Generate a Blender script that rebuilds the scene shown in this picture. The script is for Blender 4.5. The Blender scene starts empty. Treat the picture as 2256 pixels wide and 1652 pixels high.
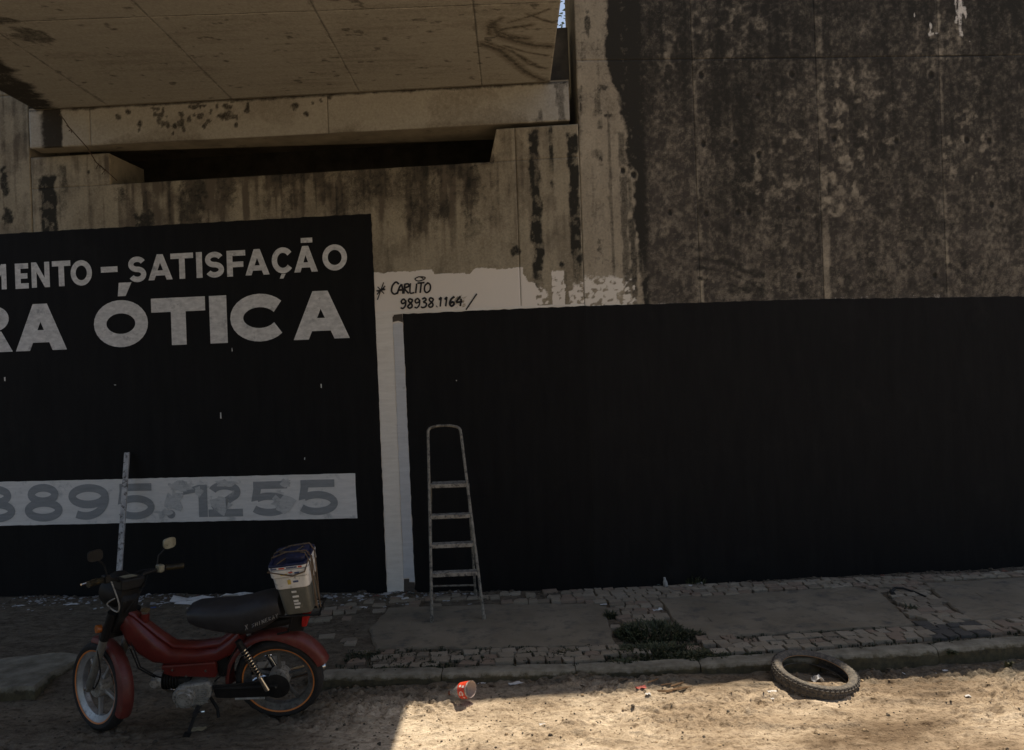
import bpy, bmesh, math, random
import numpy as np
from mathutils import Matrix, Vector, noise as mnoise

random.seed(7)
rng = np.random.default_rng(7)
SC = bpy.context.scene
COL = SC.collection
R = math.radians

# ------------------------------------------------------------------ camera, sky, sun, exposure
CAM_H, ROLL, FPX = 2.0, R(2.06), 1755.0
cam = bpy.data.cameras.new('camera')
cam.sensor_width = 36.0
cam.lens = 36.0 * FPX / 2256.0
cam.clip_start, cam.clip_end = 0.05, 600.0
camo = bpy.data.objects.new('camera', cam)
camo.location = (0, 0, CAM_H)
camo.rotation_euler = (math.pi / 2, ROLL, 0)
COL.objects.link(camo)
SC.camera = camo

SUNV = Vector((0.25, 0.335, 1.0)).normalized()          # towards the sun
world = bpy.data.worlds.new('World')
SC.world = world
world.use_nodes = True
wn = world.node_tree
sky = wn.nodes.new('ShaderNodeTexSky')
sky.sky_type = 'NISHITA'
sky.sun_disc = False
sky.sun_elevation = math.asin(SUNV.z)
sky.sun_rotation = math.atan2(SUNV.x, SUNV.y)
sky.dust_density = 2.0
bg = wn.nodes['Background']
bg.inputs['Strength'].default_value = 0.105
wn.links.new(sky.outputs[0], bg.inputs['Color'])
sun = bpy.data.lights.new('sun', 'SUN')
sun.energy = 4.6
sun.angle = R(0.6)
sun.color = (1.0, 0.92, 0.80)
suno = bpy.data.objects.new('sun', sun)
suno.rotation_euler = SUNV.to_track_quat('Z', 'Y').to_euler()
suno.location = (3, 4, 14)
COL.objects.link(suno)
SC.view_settings.view_transform = 'Standard'
SC.view_settings.look = 'None'
SC.view_settings.exposure = 0.38
SC.view_settings.gamma = 1.0
SC.view_settings.use_white_balance = True        # the camera was set for open shade
SC.view_settings.white_balance_temperature = 6950
SC.view_settings.white_balance_tint = 10
SC.cycles.use_denoising = True
SC.cycles.max_bounces = 8
SC.cycles.diffuse_bounces = 5
SC.cycles.sample_clamp_indirect = 4.0


# ------------------------------------------------------------------ measuring helpers (survey points of the photo on real planes)
def ray(x, y):
    dx, dy = (x - 1128) / FPX, -(y - 826) / FPX
    return np.array([dx * math.cos(ROLL) + dy * math.sin(ROLL), 1.0, -dx * math.sin(ROLL) + dy * math.cos(ROLL)])


def hz(x, y, z):
    d = ray(x, y)
    t = (z - CAM_H) / d[2]
    return (d[0] * t, t, z)


CX, CY = 0.69, 7.325                                     # where abutment wall and wing wall meet
AL, AR = R(-5), R(3.5)


def onwall(x, y, a):
    t = np.array([math.cos(a), math.sin(a), 0])
    n = np.array([-math.sin(a), math.cos(a), 0])
    d = ray(x, y)
    k = np.dot(np.array([CX, CY, 0]), n) / np.dot(d, n)
    p = np.array([0, 0, CAM_H]) + k * d
    return float(np.dot(p - np.array([CX, CY, 0]), t)), float(p[2])


def LW(x, y): return onwall(x, y, AL)
def RW(x, y): return onwall(x, y, AR)


# ------------------------------------------------------------------ numpy noise
def _hash(ix, iy, seed):
    h = (ix.astype(np.int64) * 374761393 + iy.astype(np.int64) * 668265263 + seed * 974634541) & 0xffffffff
    h = ((h ^ (h >> 13)) * 1274126177) & 0xffffffff
    h = h ^ (h >> 16)
    return (h & 0xffff) / 65535.0


def vnoise(x, y, seed=0):
    x = np.asarray(x, float); y = np.asarray(y, float)
    ix, iy = np.floor(x), np.floor(y)
    fx, fy = x - ix, y - iy
    fx = fx * fx * (3 - 2 * fx); fy = fy * fy * (3 - 2 * fy)
    a = _hash(ix, iy, seed); b = _hash(ix + 1, iy, seed)
    c = _hash(ix, iy + 1, seed); d = _hash(ix + 1, iy + 1, seed)
    return (a * (1 - fx) + b * fx) * (1 - fy) + (c * (1 - fx) + d * fx) * fy


def fbm(x, y, seed=0, oct=4):
    v, amp, tot = 0, 1.0, 0
    for o in range(oct):
        v = v + amp * vnoise(x * 2 ** o + 17.3 * o, y * 2 ** o - 9.1 * o, seed + o)
        tot += amp; amp *= 0.5
    return v / tot


def sst(a, b, x):
    t = np.clip((np.asarray(x, float) - a) / (b - a), 0, 1)
    return t * t * (3 - 2 * t)


def polydist(px, py, pts):
    d = np.full(np.shape(px), 1e9)
    for (x0, y0), (x1, y1) in zip(pts[:-1], pts[1:]):
        vx, vy = x1 - x0, y1 - y0
        t = np.clip(((px - x0) * vx + (py - y0) * vy) / (vx * vx + vy * vy + 1e-12), 0, 1)
        d = np.minimum(d, np.hypot(px - x0 - t * vx, py - y0 - t * vy))
    return d


# ------------------------------------------------------------------ object helpers
def link(o, parent=None):
    COL.objects.link(o)
    if parent is not None:
        o.parent = parent
    return o


def tag(o, label=None, cat=None, group=None, kind=None):
    if label: o['label'] = label
    if cat: o['category'] = cat
    if group: o['group'] = group
    if kind: o['kind'] = kind
    return o


def empty(name, loc=(0, 0, 0), rz=0.0, parent=None):
    o = bpy.data.objects.new(name, None)
    o.empty_display_size = 0.2
    o.location = loc
    o.rotation_euler = (0, 0, rz)
    return link(o, parent)


class MB:
    def __init__(s, M=None):
        s.v, s.f, s.M = [], [], M or Matrix.Identity(4)

    def add(s, vs, fs, M=None):
        k = len(s.v)
        T = s.M @ M if M is not None else s.M
        s.v += [tuple(T @ Vector(p)) for p in vs]
        s.f += [tuple(i + k for i in f) for f in fs]
        return s

    def box(s, a, b, M=None, jit=0.0):
        (x0, y0, z0), (x1, y1, z1) = a, b
        vs = [(x0, y0, z0), (x1, y0, z0), (x1, y1, z0), (x0, y1, z0), (x0, y0, z1), (x1, y0, z1), (x1, y1, z1), (x0, y1, z1)]
        if jit: vs = [tuple(c + random.uniform(-jit, jit) for c in p) for p in vs]
        return s.add(vs, [(3, 2, 1, 0), (4, 5, 6, 7), (0, 1, 5, 4), (1, 2, 6, 5), (2, 3, 7, 6), (3, 0, 4, 7)], M)

    def cbox(s, a, b, c=0.01, M=None):
        # chamfered box through loft of three sections along z
        (x0, y0, z0), (x1, y1, z1) = a, b
        def ring(z, i):
            return [(x0 + i + c, y0 + i, z), (x1 - i - c, y0 + i, z), (x1 - i, y0 + i + c, z), (x1 - i, y1 - i - c, z),
                    (x1 - i - c, y1 - i, z), (x0 + i + c, y1 - i, z), (x0 + i, y1 - i - c, z), (x0 + i, y0 + i + c, z)]
        return s.loft([ring(z0, c), ring(z0 + c, 0), ring(z1 - c, 0), ring(z1, c)], M=M)

    def loft(s, rings, closed=True, caps=True, M=None):
        n = len(rings[0]); vs = [p for r in rings for p in r]; fs = []
        for i in range(len(rings) - 1):
            for j in range(n if closed else n - 1):
                a, b = i * n + j, i * n + (j + 1) % n
                fs.append((a, b, b + n, a + n))
        if caps and closed:
            fs.append(tuple(range(n - 1, -1, -1)))
            fs.append(tuple((len(rings) - 1) * n + j for j in range(n)))
        return s.add(vs, fs, M)

    def tube(s, pts, r, n=8, M=None, caps=True):
        pts = [Vector(p) for p in pts]
        rs = r if isinstance(r, (list, tuple)) else [r] * len(pts)
        rings, up = [], None
        for i, p in enumerate(pts):
            d = (pts[min(i + 1, len(pts) - 1)] - pts[max(i - 1, 0)]).normalized()
            if up is None:
                up = Vector((0, 0, 1)) if abs(d.z) < 0.9 else Vector((0, 1, 0))
            a = d.cross(up).normalized(); b = a.cross(d).normalized(); up = b
            rings.append([tuple(p + (a * math.cos(t) + b * math.sin(t)) * rs[i]) for t in [2 * math.pi * k / n for k in range(n)]])
        return s.loft(rings, caps=caps, M=M)

    def lathe(s, prof, n=32, M=None, closed=False, mod=None):
        # prof: (radius, y) pairs about the local y axis
        rings = []
        for k in range(n):
            a = 2 * math.pi * k / n
            rings.append([((r + (mod(k, i) if mod else 0)) * math.cos(a), y, (r + (mod(k, i) if mod else 0)) * math.sin(a)) for i, (r, y) in enumerate(prof)])
        m = len(prof); vs = [p for q in rings for p in q]; fs = []
        for k in range(n):
            for j in range(m if closed else m - 1):
                a, b = k * m + j, k * m + (j + 1) % m
                c, d = ((k + 1) % n) * m + (j + 1) % m, ((k + 1) % n) * m + j
                fs.append((a, b, c, d))
        return s.add(vs, fs, M)

    def prism(s, poly, y0, y1, M=None):
        # poly in (x, z), extruded along y
        n = len(poly)
        vs = [(p[0], y0, p[1]) for p in poly] + [(p[0], y1, p[1]) for p in poly]
        fs = [tuple(range(n)), tuple(range(2 * n - 1, n - 1, -1))] + [(i, i + n, (i + 1) % n + n, (i + 1) % n) for i in range(n)]
        return s.add(vs, fs, M)

    def mesh(s, name='m'):
        me = bpy.data.meshes.new(name)
        me.from_pydata(s.v, [], s.f)
        me.update()
        bm = bmesh.new(); bm.from_mesh(me)
        bmesh.ops.recalc_face_normals(bm, faces=bm.faces)
        bm.to_mesh(me); bm.free()
        return me

    def build(s, name, mat, parent=None, smooth=False, bevel=0.0):
        me = s.mesh(name)
        me.materials.append(mat)
        o = bpy.data.objects.new(name, me)
        if smooth:
            me.polygons.foreach_set('use_smooth', [True] * len(me.polygons))
            try: me.set_sharp_from_angle(angle=R(40))
            except Exception: pass
        if bevel:
            m = o.modifiers.new('bevel', 'BEVEL'); m.width = bevel; m.segments = 2; m.limit_method = 'ANGLE'
        return link(o, parent)


# ------------------------------------------------------------------ materials
MATS = {}


def nt(name):
    m = bpy.data.materials.new(name)
    m.use_nodes = True
    n = m.node_tree
    b = n.nodes['Principled BSDF']
    return m, n, b


def N(n, typ, **kw):
    x = n.nodes.new(typ)
    for k, v in kw.items():
        if k in x.inputs: x.inputs[k].default_value = v
        else: setattr(x, k, v)
    return x


def ramp(n, fac, stops):
    r = n.nodes.new('ShaderNodeValToRGB')
    e = r.color_ramp.elements
    while len(e) < len(stops): e.new(0.5)
    for el, (p, c) in zip(e, stops):
        el.position = p
        el.color = (*c, 1) if len(c) == 3 else c
    n.links.new(fac, r.inputs[0])
    return r.outputs[0]


def mixc(n, fac, a, b, mode='MIX'):
    m = n.nodes.new('ShaderNodeMix'); m.data_type = 'RGBA'; m.blend_type = mode
    for sock, v in ((m.inputs[0], fac), (m.inputs[6], a), (m.inputs[7], b)):
        if hasattr(v, 'is_linked') or isinstance(v, bpy.types.NodeSocket): n.links.new(v, sock)
        elif isinstance(v, (int, float)): sock.default_value = v
        else: sock.default_value = (*v, 1)
    return m.outputs[2]


def mth(n, op, a, b=None, c=None, clamp=False):
    m = n.nodes.new('ShaderNodeMath'); m.operation = op; m.use_clamp = clamp
    for i, v in enumerate((a, b, c)):
        if v is None: continue
        if isinstance(v, bpy.types.NodeSocket): n.links.new(v, m.inputs[i])
        else: m.inputs[i].default_value = v
    return m.outputs[0]


def noisetex(n, scale, detail=4, rough=0.55, coord='Object', stretch=None):
    tc = n.nodes.new('ShaderNodeTexCoord')
    src = tc.outputs[coord]
    if stretch:
        mp = n.nodes.new('ShaderNodeMapping'); mp.inputs['Scale'].default_value = stretch
        n.links.new(src, mp.inputs[0]); src = mp.outputs[0]
    t = n.nodes.new('ShaderNodeTexNoise')
    t.inputs['Scale'].default_value = scale; t.inputs['Detail'].default_value = detail; t.inputs['Roughness'].default_value = rough
    n.links.new(src, t.inputs['Vector'])
    return t.outputs['Fac']


def bump(n, b, h, strength=0.3, dist=0.01):
    k = n.nodes.new('ShaderNodeBump'); k.inputs['Strength'].default_value = strength; k.inputs['Distance'].default_value = dist
    n.links.new(h, k.inputs['Height']); n.links.new(k.outputs[0], b.inputs['Normal'])


def mottle(name, c1, c2, scale=12, rough=0.8, metal=0.0, lo=0.35, hi=0.65, bumps=0.15, bscale=None, dirt=None, spec=0.5, stretch=None, dirtthr=(0.55, 0.7), dscale=None):
    m, n, b = nt(name)
    f = noisetex(n, scale, 5, 0.6, stretch=stretch)
    c = ramp(n, f, [(lo, c1), (hi, c2)])
    if dirt:
        d = noisetex(n, dscale or scale * 2.7, 5, 0.7)
        k = ramp(n, d, [(dirtthr[0], (0, 0, 0)), (dirtthr[1], (1, 1, 1))])
        c = mixc(n, k, c, dirt)
    n.links.new(c, b.inputs['Base Color'])
    b.inputs['Roughness'].default_value = rough
    b.inputs['Metallic'].default_value = metal
    b.inputs['Specular IOR Level'].default_value = spec
    if bumps: bump(n, b, noisetex(n, bscale or scale * 5, 4, 0.6), bumps, 0.004)
    MATS[name] = m
    return m


def concrete_mat(name, ca, cb, dark, tan, white, stretch=(1, 1, 1), sc=3.0):
    """mottled concrete; the mesh attribute 'mask' carries moss and painted hole shade (r), lichen (g) and paint / lime (b)"""
    m, n, b = nt(name)
    base = ramp(n, noisetex(n, sc, 6, 0.65, stretch=stretch), [(0.3, ca), (0.7, cb)])
    fine = noisetex(n, 45, 5, 0.7)
    base = mixc(n, 0.35, base, ramp(n, fine, [(0.3, tuple(x * 0.55 for x in ca)), (0.7, tuple(min(1, x * 1.25) for x in cb))]))
    at = n.nodes.new('ShaderNodeAttribute'); at.attribute_name = 'mask'
    sp = n.nodes.new('ShaderNodeSeparateColor'); n.links.new(at.outputs['Color'], sp.inputs[0])
    f2 = mth(n, 'MULTIPLY', mth(n, 'ADD', noisetex(n, 85, 5, 0.75), noisetex(n, 22, 5, 0.7)), 0.5)
    def thr(ch, soft=0.8):
        # mask + grain, softly thresholded
        a = mth(n, 'ADD', mth(n, 'MULTIPLY', sp.outputs[ch], 1.25), mth(n, 'MULTIPLY_ADD', f2, 1.9, -1.18))
        return mth(n, 'MULTIPLY', a, 1.0 / soft, clamp=True)
    c = mixc(n, thr(1), base, tan)
    c = mixc(n, thr(0), c, dark)
    c = mixc(n, thr(2, 0.25), c, white)
    n.links.new(c, b.inputs['Base Color'])
    b.inputs['Roughness'].default_value = 0.92
    b.inputs['Specular IOR Level'].default_value = 0.25
    bump(n, b, mth(n, 'ADD', fine, noisetex(n, 160, 3, 0.6)), 0.35, 0.004)
    MATS[name] = m
    return m


M_ABUT = concrete_mat('abutment_concrete', (0.21, 0.18, 0.125), (0.40, 0.35, 0.255), (0.030, 0.028, 0.022), (0.12, 0.098, 0.072), (0.72, 0.67, 0.60), stretch=(1.6, 1.6, 0.7))
M_WING = concrete_mat('wing_concrete', (0.24, 0.205, 0.15), (0.40, 0.35, 0.265), (0.030, 0.028, 0.023), (0.072, 0.062, 0.052), (0.66, 0.62, 0.55), stretch=(1.6, 1.6, 0.7))
M_SOFF = concrete_mat('soffit_concrete', (0.335, 0.318, 0.272), (0.415, 0.396, 0.345), (0.040, 0.036, 0.030), (0.17, 0.148, 0.115), (0.5, 0.45, 0.36), stretch=(0.5, 3.5, 1), sc=5)
M_PLAIN = mottle('plain_concrete', (0.20, 0.175, 0.13), (0.33, 0.29, 0.215), 3, 0.92, dirt=(0.06, 0.055, 0.045), dirtthr=(0.58, 0.75), dscale=4)
M_STAINSHADE = mottle('stained_shaded_concrete', (0.045, 0.04, 0.032), (0.10, 0.09, 0.07), 4, 0.95)  # dark stained concrete; on the recess wall it paints shade
M_JOINT = mottle('joint_filler', (0.02, 0.018, 0.015), (0.04, 0.035, 0.028), 20, 0.95)


def paint_mat(name, c1, c2, rough=0.6, stroke=(1, 1, 6), sc=5, wear=None, wthr=(0.62, 0.72), wsc=9, spec=0.3):
    m, n, b = nt(name)
    c = ramp(n, noisetex(n, sc, 5, 0.65, stretch=stroke), [(0.32, c1), (0.68, c2)])
    if wear:
        c = mixc(n, ramp(n, noisetex(n, wsc, 6, 0.7), [(wthr[0], (0, 0, 0)), (wthr[1], (1, 1, 1))]), c, wear)
    n.links.new(c, b.inputs['Base Color'])
    b.inputs['Roughness'].default_value = rough
    b.inputs['Specular IOR Level'].default_value = spec
    bump(n, b, noisetex(n, 60, 4, 0.65), 0.3, 0.003)
    MATS[name] = m
    return m


M_BLACK = paint_mat('black_wall_paint', (0.0036, 0.0036, 0.0038), (0.0078, 0.0077, 0.0077), 0.75, stroke=(5, 1, 0.8), sc=2.2, wear=(0.0125, 0.012, 0.0116), wthr=(0.58, 0.80), wsc=2.2, spec=0.2)
M_LETTER = paint_mat('letter_paint', (0.44, 0.44, 0.435), (0.68, 0.675, 0.66), 0.7, stroke=(1.5, 1, 3), sc=9, wear=(0.30, 0.305, 0.31), wthr=(0.56, 0.70), wsc=11)
M_NUMW = paint_mat('number_white', (0.57, 0.57, 0.555), (0.70, 0.69, 0.67), 0.7, wear=(0.42, 0.43, 0.43), wthr=(0.56, 0.66), wsc=5)
M_NUMG = paint_mat('number_grey', (0.22, 0.235, 0.245), (0.29, 0.305, 0.315), 0.7, wear=(0.46, 0.47, 0.47), wthr=(0.63, 0.72), wsc=8)
M_PATCH = paint_mat('touch_up_paint', (0.42, 0.43, 0.425), (0.54, 0.545, 0.54), 0.75, sc=11, wear=(0.32, 0.33, 0.335), wthr=(0.50, 0.66), wsc=14)
M_STRIPW = paint_mat('strip_white', (0.64, 0.61, 0.55), (0.76, 0.73, 0.67), 0.75, wear=(0.42, 0.40, 0.36), wthr=(0.62, 0.75), wsc=4)
M_STRIPG = paint_mat('strip_grey', (0.48, 0.495, 0.51), (0.58, 0.595, 0.61), 0.75, wear=(0.33, 0.33, 0.325), wthr=(0.6, 0.7), wsc=4)
M_BRUSH = paint_mat('brush_black', (0.012, 0.011, 0.011), (0.022, 0.02, 0.019), 0.6)
M_BROWN = paint_mat('thin_brown_paint', (0.05, 0.042, 0.035), (0.09, 0.075, 0.06), 0.8)


def ground_mat(name, walk):
    m, n, b = nt(name)
    geo = n.nodes.new('ShaderNodeNewGeometry')
    big = noisetex(n, 0.9, 6, 0.62, coord='Object', stretch=(0.7, 1.6, 1))
    mid = noisetex(n, 9, 6, 0.7, stretch=(0.6, 1.3, 1))
    speck = noisetex(n, 30, 4, 0.6, stretch=(0.7, 1.1, 1))
    fine = noisetex(n, 70, 5, 0.75)
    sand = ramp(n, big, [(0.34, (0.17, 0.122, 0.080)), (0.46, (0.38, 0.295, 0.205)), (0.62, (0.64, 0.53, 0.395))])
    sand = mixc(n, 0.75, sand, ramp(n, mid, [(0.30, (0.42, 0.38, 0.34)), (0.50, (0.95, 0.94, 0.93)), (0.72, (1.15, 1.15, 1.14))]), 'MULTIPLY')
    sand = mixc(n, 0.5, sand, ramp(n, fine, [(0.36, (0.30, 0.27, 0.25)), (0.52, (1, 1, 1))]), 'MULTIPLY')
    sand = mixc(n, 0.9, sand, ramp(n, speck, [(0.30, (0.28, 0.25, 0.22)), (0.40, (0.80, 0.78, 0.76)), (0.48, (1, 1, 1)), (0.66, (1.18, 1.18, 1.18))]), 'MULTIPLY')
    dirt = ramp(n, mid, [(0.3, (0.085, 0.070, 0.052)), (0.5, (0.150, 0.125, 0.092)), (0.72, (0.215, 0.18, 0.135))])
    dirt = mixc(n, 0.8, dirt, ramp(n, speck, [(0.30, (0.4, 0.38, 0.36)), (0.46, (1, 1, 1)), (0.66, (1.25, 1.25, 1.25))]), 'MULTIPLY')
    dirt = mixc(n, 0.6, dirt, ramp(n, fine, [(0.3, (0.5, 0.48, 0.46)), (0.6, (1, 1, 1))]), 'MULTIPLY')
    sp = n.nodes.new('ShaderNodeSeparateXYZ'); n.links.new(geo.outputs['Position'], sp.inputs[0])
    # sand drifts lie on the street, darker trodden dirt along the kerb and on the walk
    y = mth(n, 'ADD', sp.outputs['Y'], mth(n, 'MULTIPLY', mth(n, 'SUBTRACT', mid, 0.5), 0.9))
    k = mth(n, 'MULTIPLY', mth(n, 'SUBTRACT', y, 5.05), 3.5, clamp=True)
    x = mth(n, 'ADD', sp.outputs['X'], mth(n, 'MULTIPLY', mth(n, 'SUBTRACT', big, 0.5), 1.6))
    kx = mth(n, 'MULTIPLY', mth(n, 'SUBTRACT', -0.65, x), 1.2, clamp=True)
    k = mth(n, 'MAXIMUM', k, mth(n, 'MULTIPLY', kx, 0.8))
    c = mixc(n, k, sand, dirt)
    n.links.new(c, b.inputs['Base Color'])
    b.inputs['Roughness'].default_value = 0.97
    b.inputs['Specular IOR Level'].default_value = 0.1
    bump(n, b, mth(n, 'ADD', mth(n, 'ADD', fine, mth(n, 'MULTIPLY', speck, 1.6)), mth(n, 'MULTIPLY', mid, 1.5)), 0.8, 0.012)
    return m


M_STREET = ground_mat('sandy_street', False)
M_SLAB = mottle('slab_concrete', (0.165, 0.136, 0.094), (0.235, 0.197, 0.14), 2.2, 0.93, dirt=(0.085, 0.078, 0.066), dirtthr=(0.5, 0.7), dscale=6, bscale=120, bumps=0.3)
def kerb_mat():
    m, n, b = nt('kerb_concrete')
    c = ramp(n, noisetex(n, 7, 6, .65), [(.32, (0.13, 0.115, 0.085)), (.68, (0.30, 0.275, 0.215))])
    geo = n.nodes.new('ShaderNodeNewGeometry'); sp = n.nodes.new('ShaderNodeSeparateXYZ'); n.links.new(geo.outputs['Position'], sp.inputs[0])
    ns = noisetex(n, 11, 6, .7)
    # a mossy, sand-stained skin that has grown up the street side to an uneven line
    k = mth(n, 'MULTIPLY', mth(n, 'SUBTRACT', mth(n, 'MULTIPLY_ADD', ns, 0.11, -0.062), sp.outputs['Z']), 60, clamp=True)
    c = mixc(n, mth(n, 'MULTIPLY', k, 0.85), c, ramp(n, noisetex(n, 24, 5, .7), [(.35, (0.04, 0.034, 0.02)), (.65, (0.105, 0.085, 0.042))]))
    n.links.new(c, b.inputs['Base Color']); b.inputs['Roughness'].default_value = .95; b.inputs['Specular IOR Level'].default_value = .2
    bump(n, b, noisetex(n, 50, 4, .65), .5, .006)
    return m


M_KERB = kerb_mat()
M_KERBOLD = mottle('kerb_concrete', (0.11, 0.098, 0.07), (0.27, 0.245, 0.19), 7, 0.93, dirt=(0.06, 0.05, 0.03), dirtthr=(0.42, 0.60), dscale=9, bumps=0.5, bscale=50)
COB = [mottle('cobble_stone_%d' % i, tuple(c * 0.72 for c in cc), cc, 18, 0.85, dirt=(0.09, 0.078, 0.058), dirtthr=(0.55, 0.75), bumps=0.4, bscale=70)
       for i, cc in enumerate([(0.30, 0.25, 0.18), (0.235, 0.192, 0.138), (0.335, 0.285, 0.212), (0.27, 0.20, 0.142)])]
M_COBD = mottle('dark_cobble', (0.05, 0.046, 0.04), (0.095, 0.087, 0.075), 18, 0.85, bumps=0.4)

# ------------------------------------------------------------------ ground sheets
KERB = [(-1.50, 5.40), (-0.77, 5.365), (0.35, 5.345), (0.9, 5.34), (1.7, 5.395), (2.9, 5.49), (3.5, 5.56), (6.0, 5.75), (9.0, 5.95)]


def kerb_y(x): return np.interp(x, [p[0] for p in KERB], [p[1] for p in KERB])


def gz(x, y):
    x = np.asarray(x, float); y = np.asarray(y, float)
    near = sst(-7, -4, x) * (1 - sst(5, 8, x)) * sst(0.5, 2.5, y)
    st = -0.10 + near * (0.030 * (fbm(x * 1.3, y * 2.2, 3, 3) - 0.5) + (0.020 + 0.020 * sst(.48, .62, fbm(x * 1.1, y * 2.6, 19, 3))) * (fbm(x * 7, y * 10, 5, 4) - 0.5) + (0.008 + 0.075 * sst(.47, .62, fbm(x * 1.6, y * 3.4, 20, 3)) * sst(4.2, 5.0, y)) * (fbm(x * 26, y * 40, 8, 3) - 0.5))
    # loose ridges of sand thrown up by wheels
    rut = np.abs(fbm(x * 0.8 + 3, y * 3.2, 21, 3) - 0.5)
    st = st + near * 0.022 * (1 - sst(0.0, 0.05, rut)) * sst(-1.2, 0, x)
    st = st + 0.045 * sst(4.75, 5.35, y) * (1 - sst(1.0, 2.6, x)) * sst(-1.6, -1.0, x)
    st = st + 0.020 * np.exp(-((y - 5.08) / 0.10) ** 2) * sst(0.3, 0.9, x) * fbm(x * 9, y * 9, 31, 3) * 1.8
    wk = -0.014 + 0.012 * (fbm(x * 5, y * 5, 11, 4) - 0.5) + 0.03 * (fbm(x * 2.5, y * 3.5, 12, 3) - 0.45) * (1 - sst(-1.6, -1.2, x)) * sst(-7, -4, x)
    wk = wk + 0.03 * sst(7.12, 7.42, y) * fbm(x * 6, y * 9, 13, 3) * sst(-8, -6, x) * (1 - sst(5, 7, x))
    ky = kerb_y(x)
    t_kerb = sst(0, 0.06, y - ky - 0.03)
    t_ramp = sst(5.15, 5.95, y + 0.25 * (fbm(x * 1.5, y * 1.5, 15, 3) - 0.5))
    r = 1 - sst(-1.62, -1.36, x)
    t = t_kerb * (1 - r) + t_ramp * r
    return st * (1 - t) + wk * t


def axis(segs):
    a = []
    for x0, x1, d in segs:
        n = max(1, int(round((x1 - x0) / d)))
        a += list(np.linspace(x0, x1, n, endpoint=False))
    a.append(segs[-1][1])
    return np.array(a)


def grid_mesh(name, X, Y, Z, mask=None, close=False):
    ny, nx = X.shape
    v = np.stack([X, Y, Z], -1).reshape(-1, 3)
    i = np.arange(ny * nx).reshape(ny, nx)
    f = np.stack([i[:-1, :-1], i[:-1, 1:], i[1:, 1:], i[1:, :-1]], -1).reshape(-1, 4)
    me = bpy.data.meshes.new(name)
    me.vertices.add(len(v)); me.vertices.foreach_set('co', v.ravel())
    me.loops.add(f.size); me.loops.foreach_set('vertex_index', f.ravel().astype(np.int32))
    me.polygons.add(len(f)); me.polygons.foreach_set('loop_start', np.arange(0, f.size, 4, dtype=np.int32))
    me.update(calc_edges=True)
    me.polygons.foreach_set('use_smooth', [True] * len(f))
    if mask is not None:
        at = me.attributes.new('mask', 'FLOAT_COLOR', 'POINT')
        c = np.ones((len(v), 4), np.float32)
        for k in range(3): c[:, k] = np.clip(mask[k], 0, 1).reshape(-1)
        at.data.foreach_set('color', c.ravel())
    return me


SPLIT = 5.48
xs = axis([(-160, -40, 20), (-40, -8, 4), (-8, -4.4, 0.3), (-4.4, 4.4, 0.013), (4.4, 9, 0.3), (9, 40, 4), (40, 160, 20)])
ys = axis([(-160, -40, 20), (-40, 0, 4), (0, 3.4, 0.2), (3.4, 4.3, 0.03), (4.3, SPLIT, 0.012)])
X, Y = np.meshgrid(xs, ys)
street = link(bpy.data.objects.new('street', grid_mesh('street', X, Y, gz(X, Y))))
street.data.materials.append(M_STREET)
tag(street, 'unpaved street of pale loose sand along the kerb', kind='structure')
xs = axis([(-160, -9, 20), (-9, -4.6, 0.2), (-4.6, 5.2, 0.025), (5.2, 9, 0.2), (9, 160, 20)])
ys = axis([(SPLIT, 7.9, 0.025), (7.9, 9, 0.5)])
X, Y = np.meshgrid(xs, ys)
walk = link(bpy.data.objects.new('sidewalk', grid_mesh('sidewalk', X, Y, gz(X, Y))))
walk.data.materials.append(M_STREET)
tag(walk, 'dirty sidewalk of cobbles and concrete slabs along the wall', kind='structure')


def gzf(x, y): return float(gz(np.array([x]), np.array([y]))[0])


# concrete slabs let into the walk
def slab(poly, z0=-0.06, z1=0.006, name='concrete_slab'):
    # densify the outline, chip it a little
    pts = []
    for (a, b), (c, d) in zip(poly, poly[1:] + poly[:1]):
        n = max(2, int(math.hypot(c - a, d - b) / 0.07))
        for k in range(n):
            t = k / n
            j = 0.012
            pts.append((a + (c - a) * t + random.uniform(-j, j), b + (d - b) * t + random.uniform(-j, j)))
    cx = sum(p[0] for p in pts) / len(pts); cy = sum(p[1] for p in pts) / len(pts)
    def ring(z, i):
        return [(p[0] + (cx - p[0]) * i, p[1] + (cy - p[1]) * i, z + (random.uniform(-.003, .003) if i else 0)) for p in pts]
    return MB().loft([ring(z0, 0), ring(z1 - 0.012, 0), ring(z1, 0.012), ring(z1 + 0.002, 0.3)]).build(name, M_SLAB, walk, smooth=False)


SLABS = [[(-1.22, 6.42), (-1.08, 5.93), (0.68, 5.79), (0.73, 6.86), (-0.25, 6.96), (-1.15, 6.97)],
         [(1.23, 5.90), (2.98, 6.03), (3.13, 6.93), (3.0, 7.10), (1.21, 6.95)],
         [(3.42, 6.08), (5.6, 6.12), (5.8, 7.28), (3.62, 7.14)]]
for sl in SLABS: slab(sl)
sb = slab([(-3.30, 5.38), (-3.33, 5.62), (-3.25, 5.96), (-3.5, 6.08), (-4.2, 5.90), (-5.6, 5.74), (-5.6, 5.46), (-3.65, 5.36)], -0.16, 0.014)
sb.data.materials[0] = M_KERB
sb['label'] = 'broken slanting concrete slab at the left end of the walk'


def inpoly(x, y, poly, grow=0.0):
    c = False
    cx = sum(p[0] for p in poly) / len(poly); cy = sum(p[1] for p in poly) / len(poly)
    P = [(p[0] + np.sign(p[0] - cx) * grow, p[1] + np.sign(p[1] - cy) * grow) for p in poly]
    for (a, b), (d, e) in zip(P, P[1:] + P[:1]):
        if (b > y) != (e > y) and x < (d - a) * (y - b) / (e - b) + a: c = not c
    return c


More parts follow.
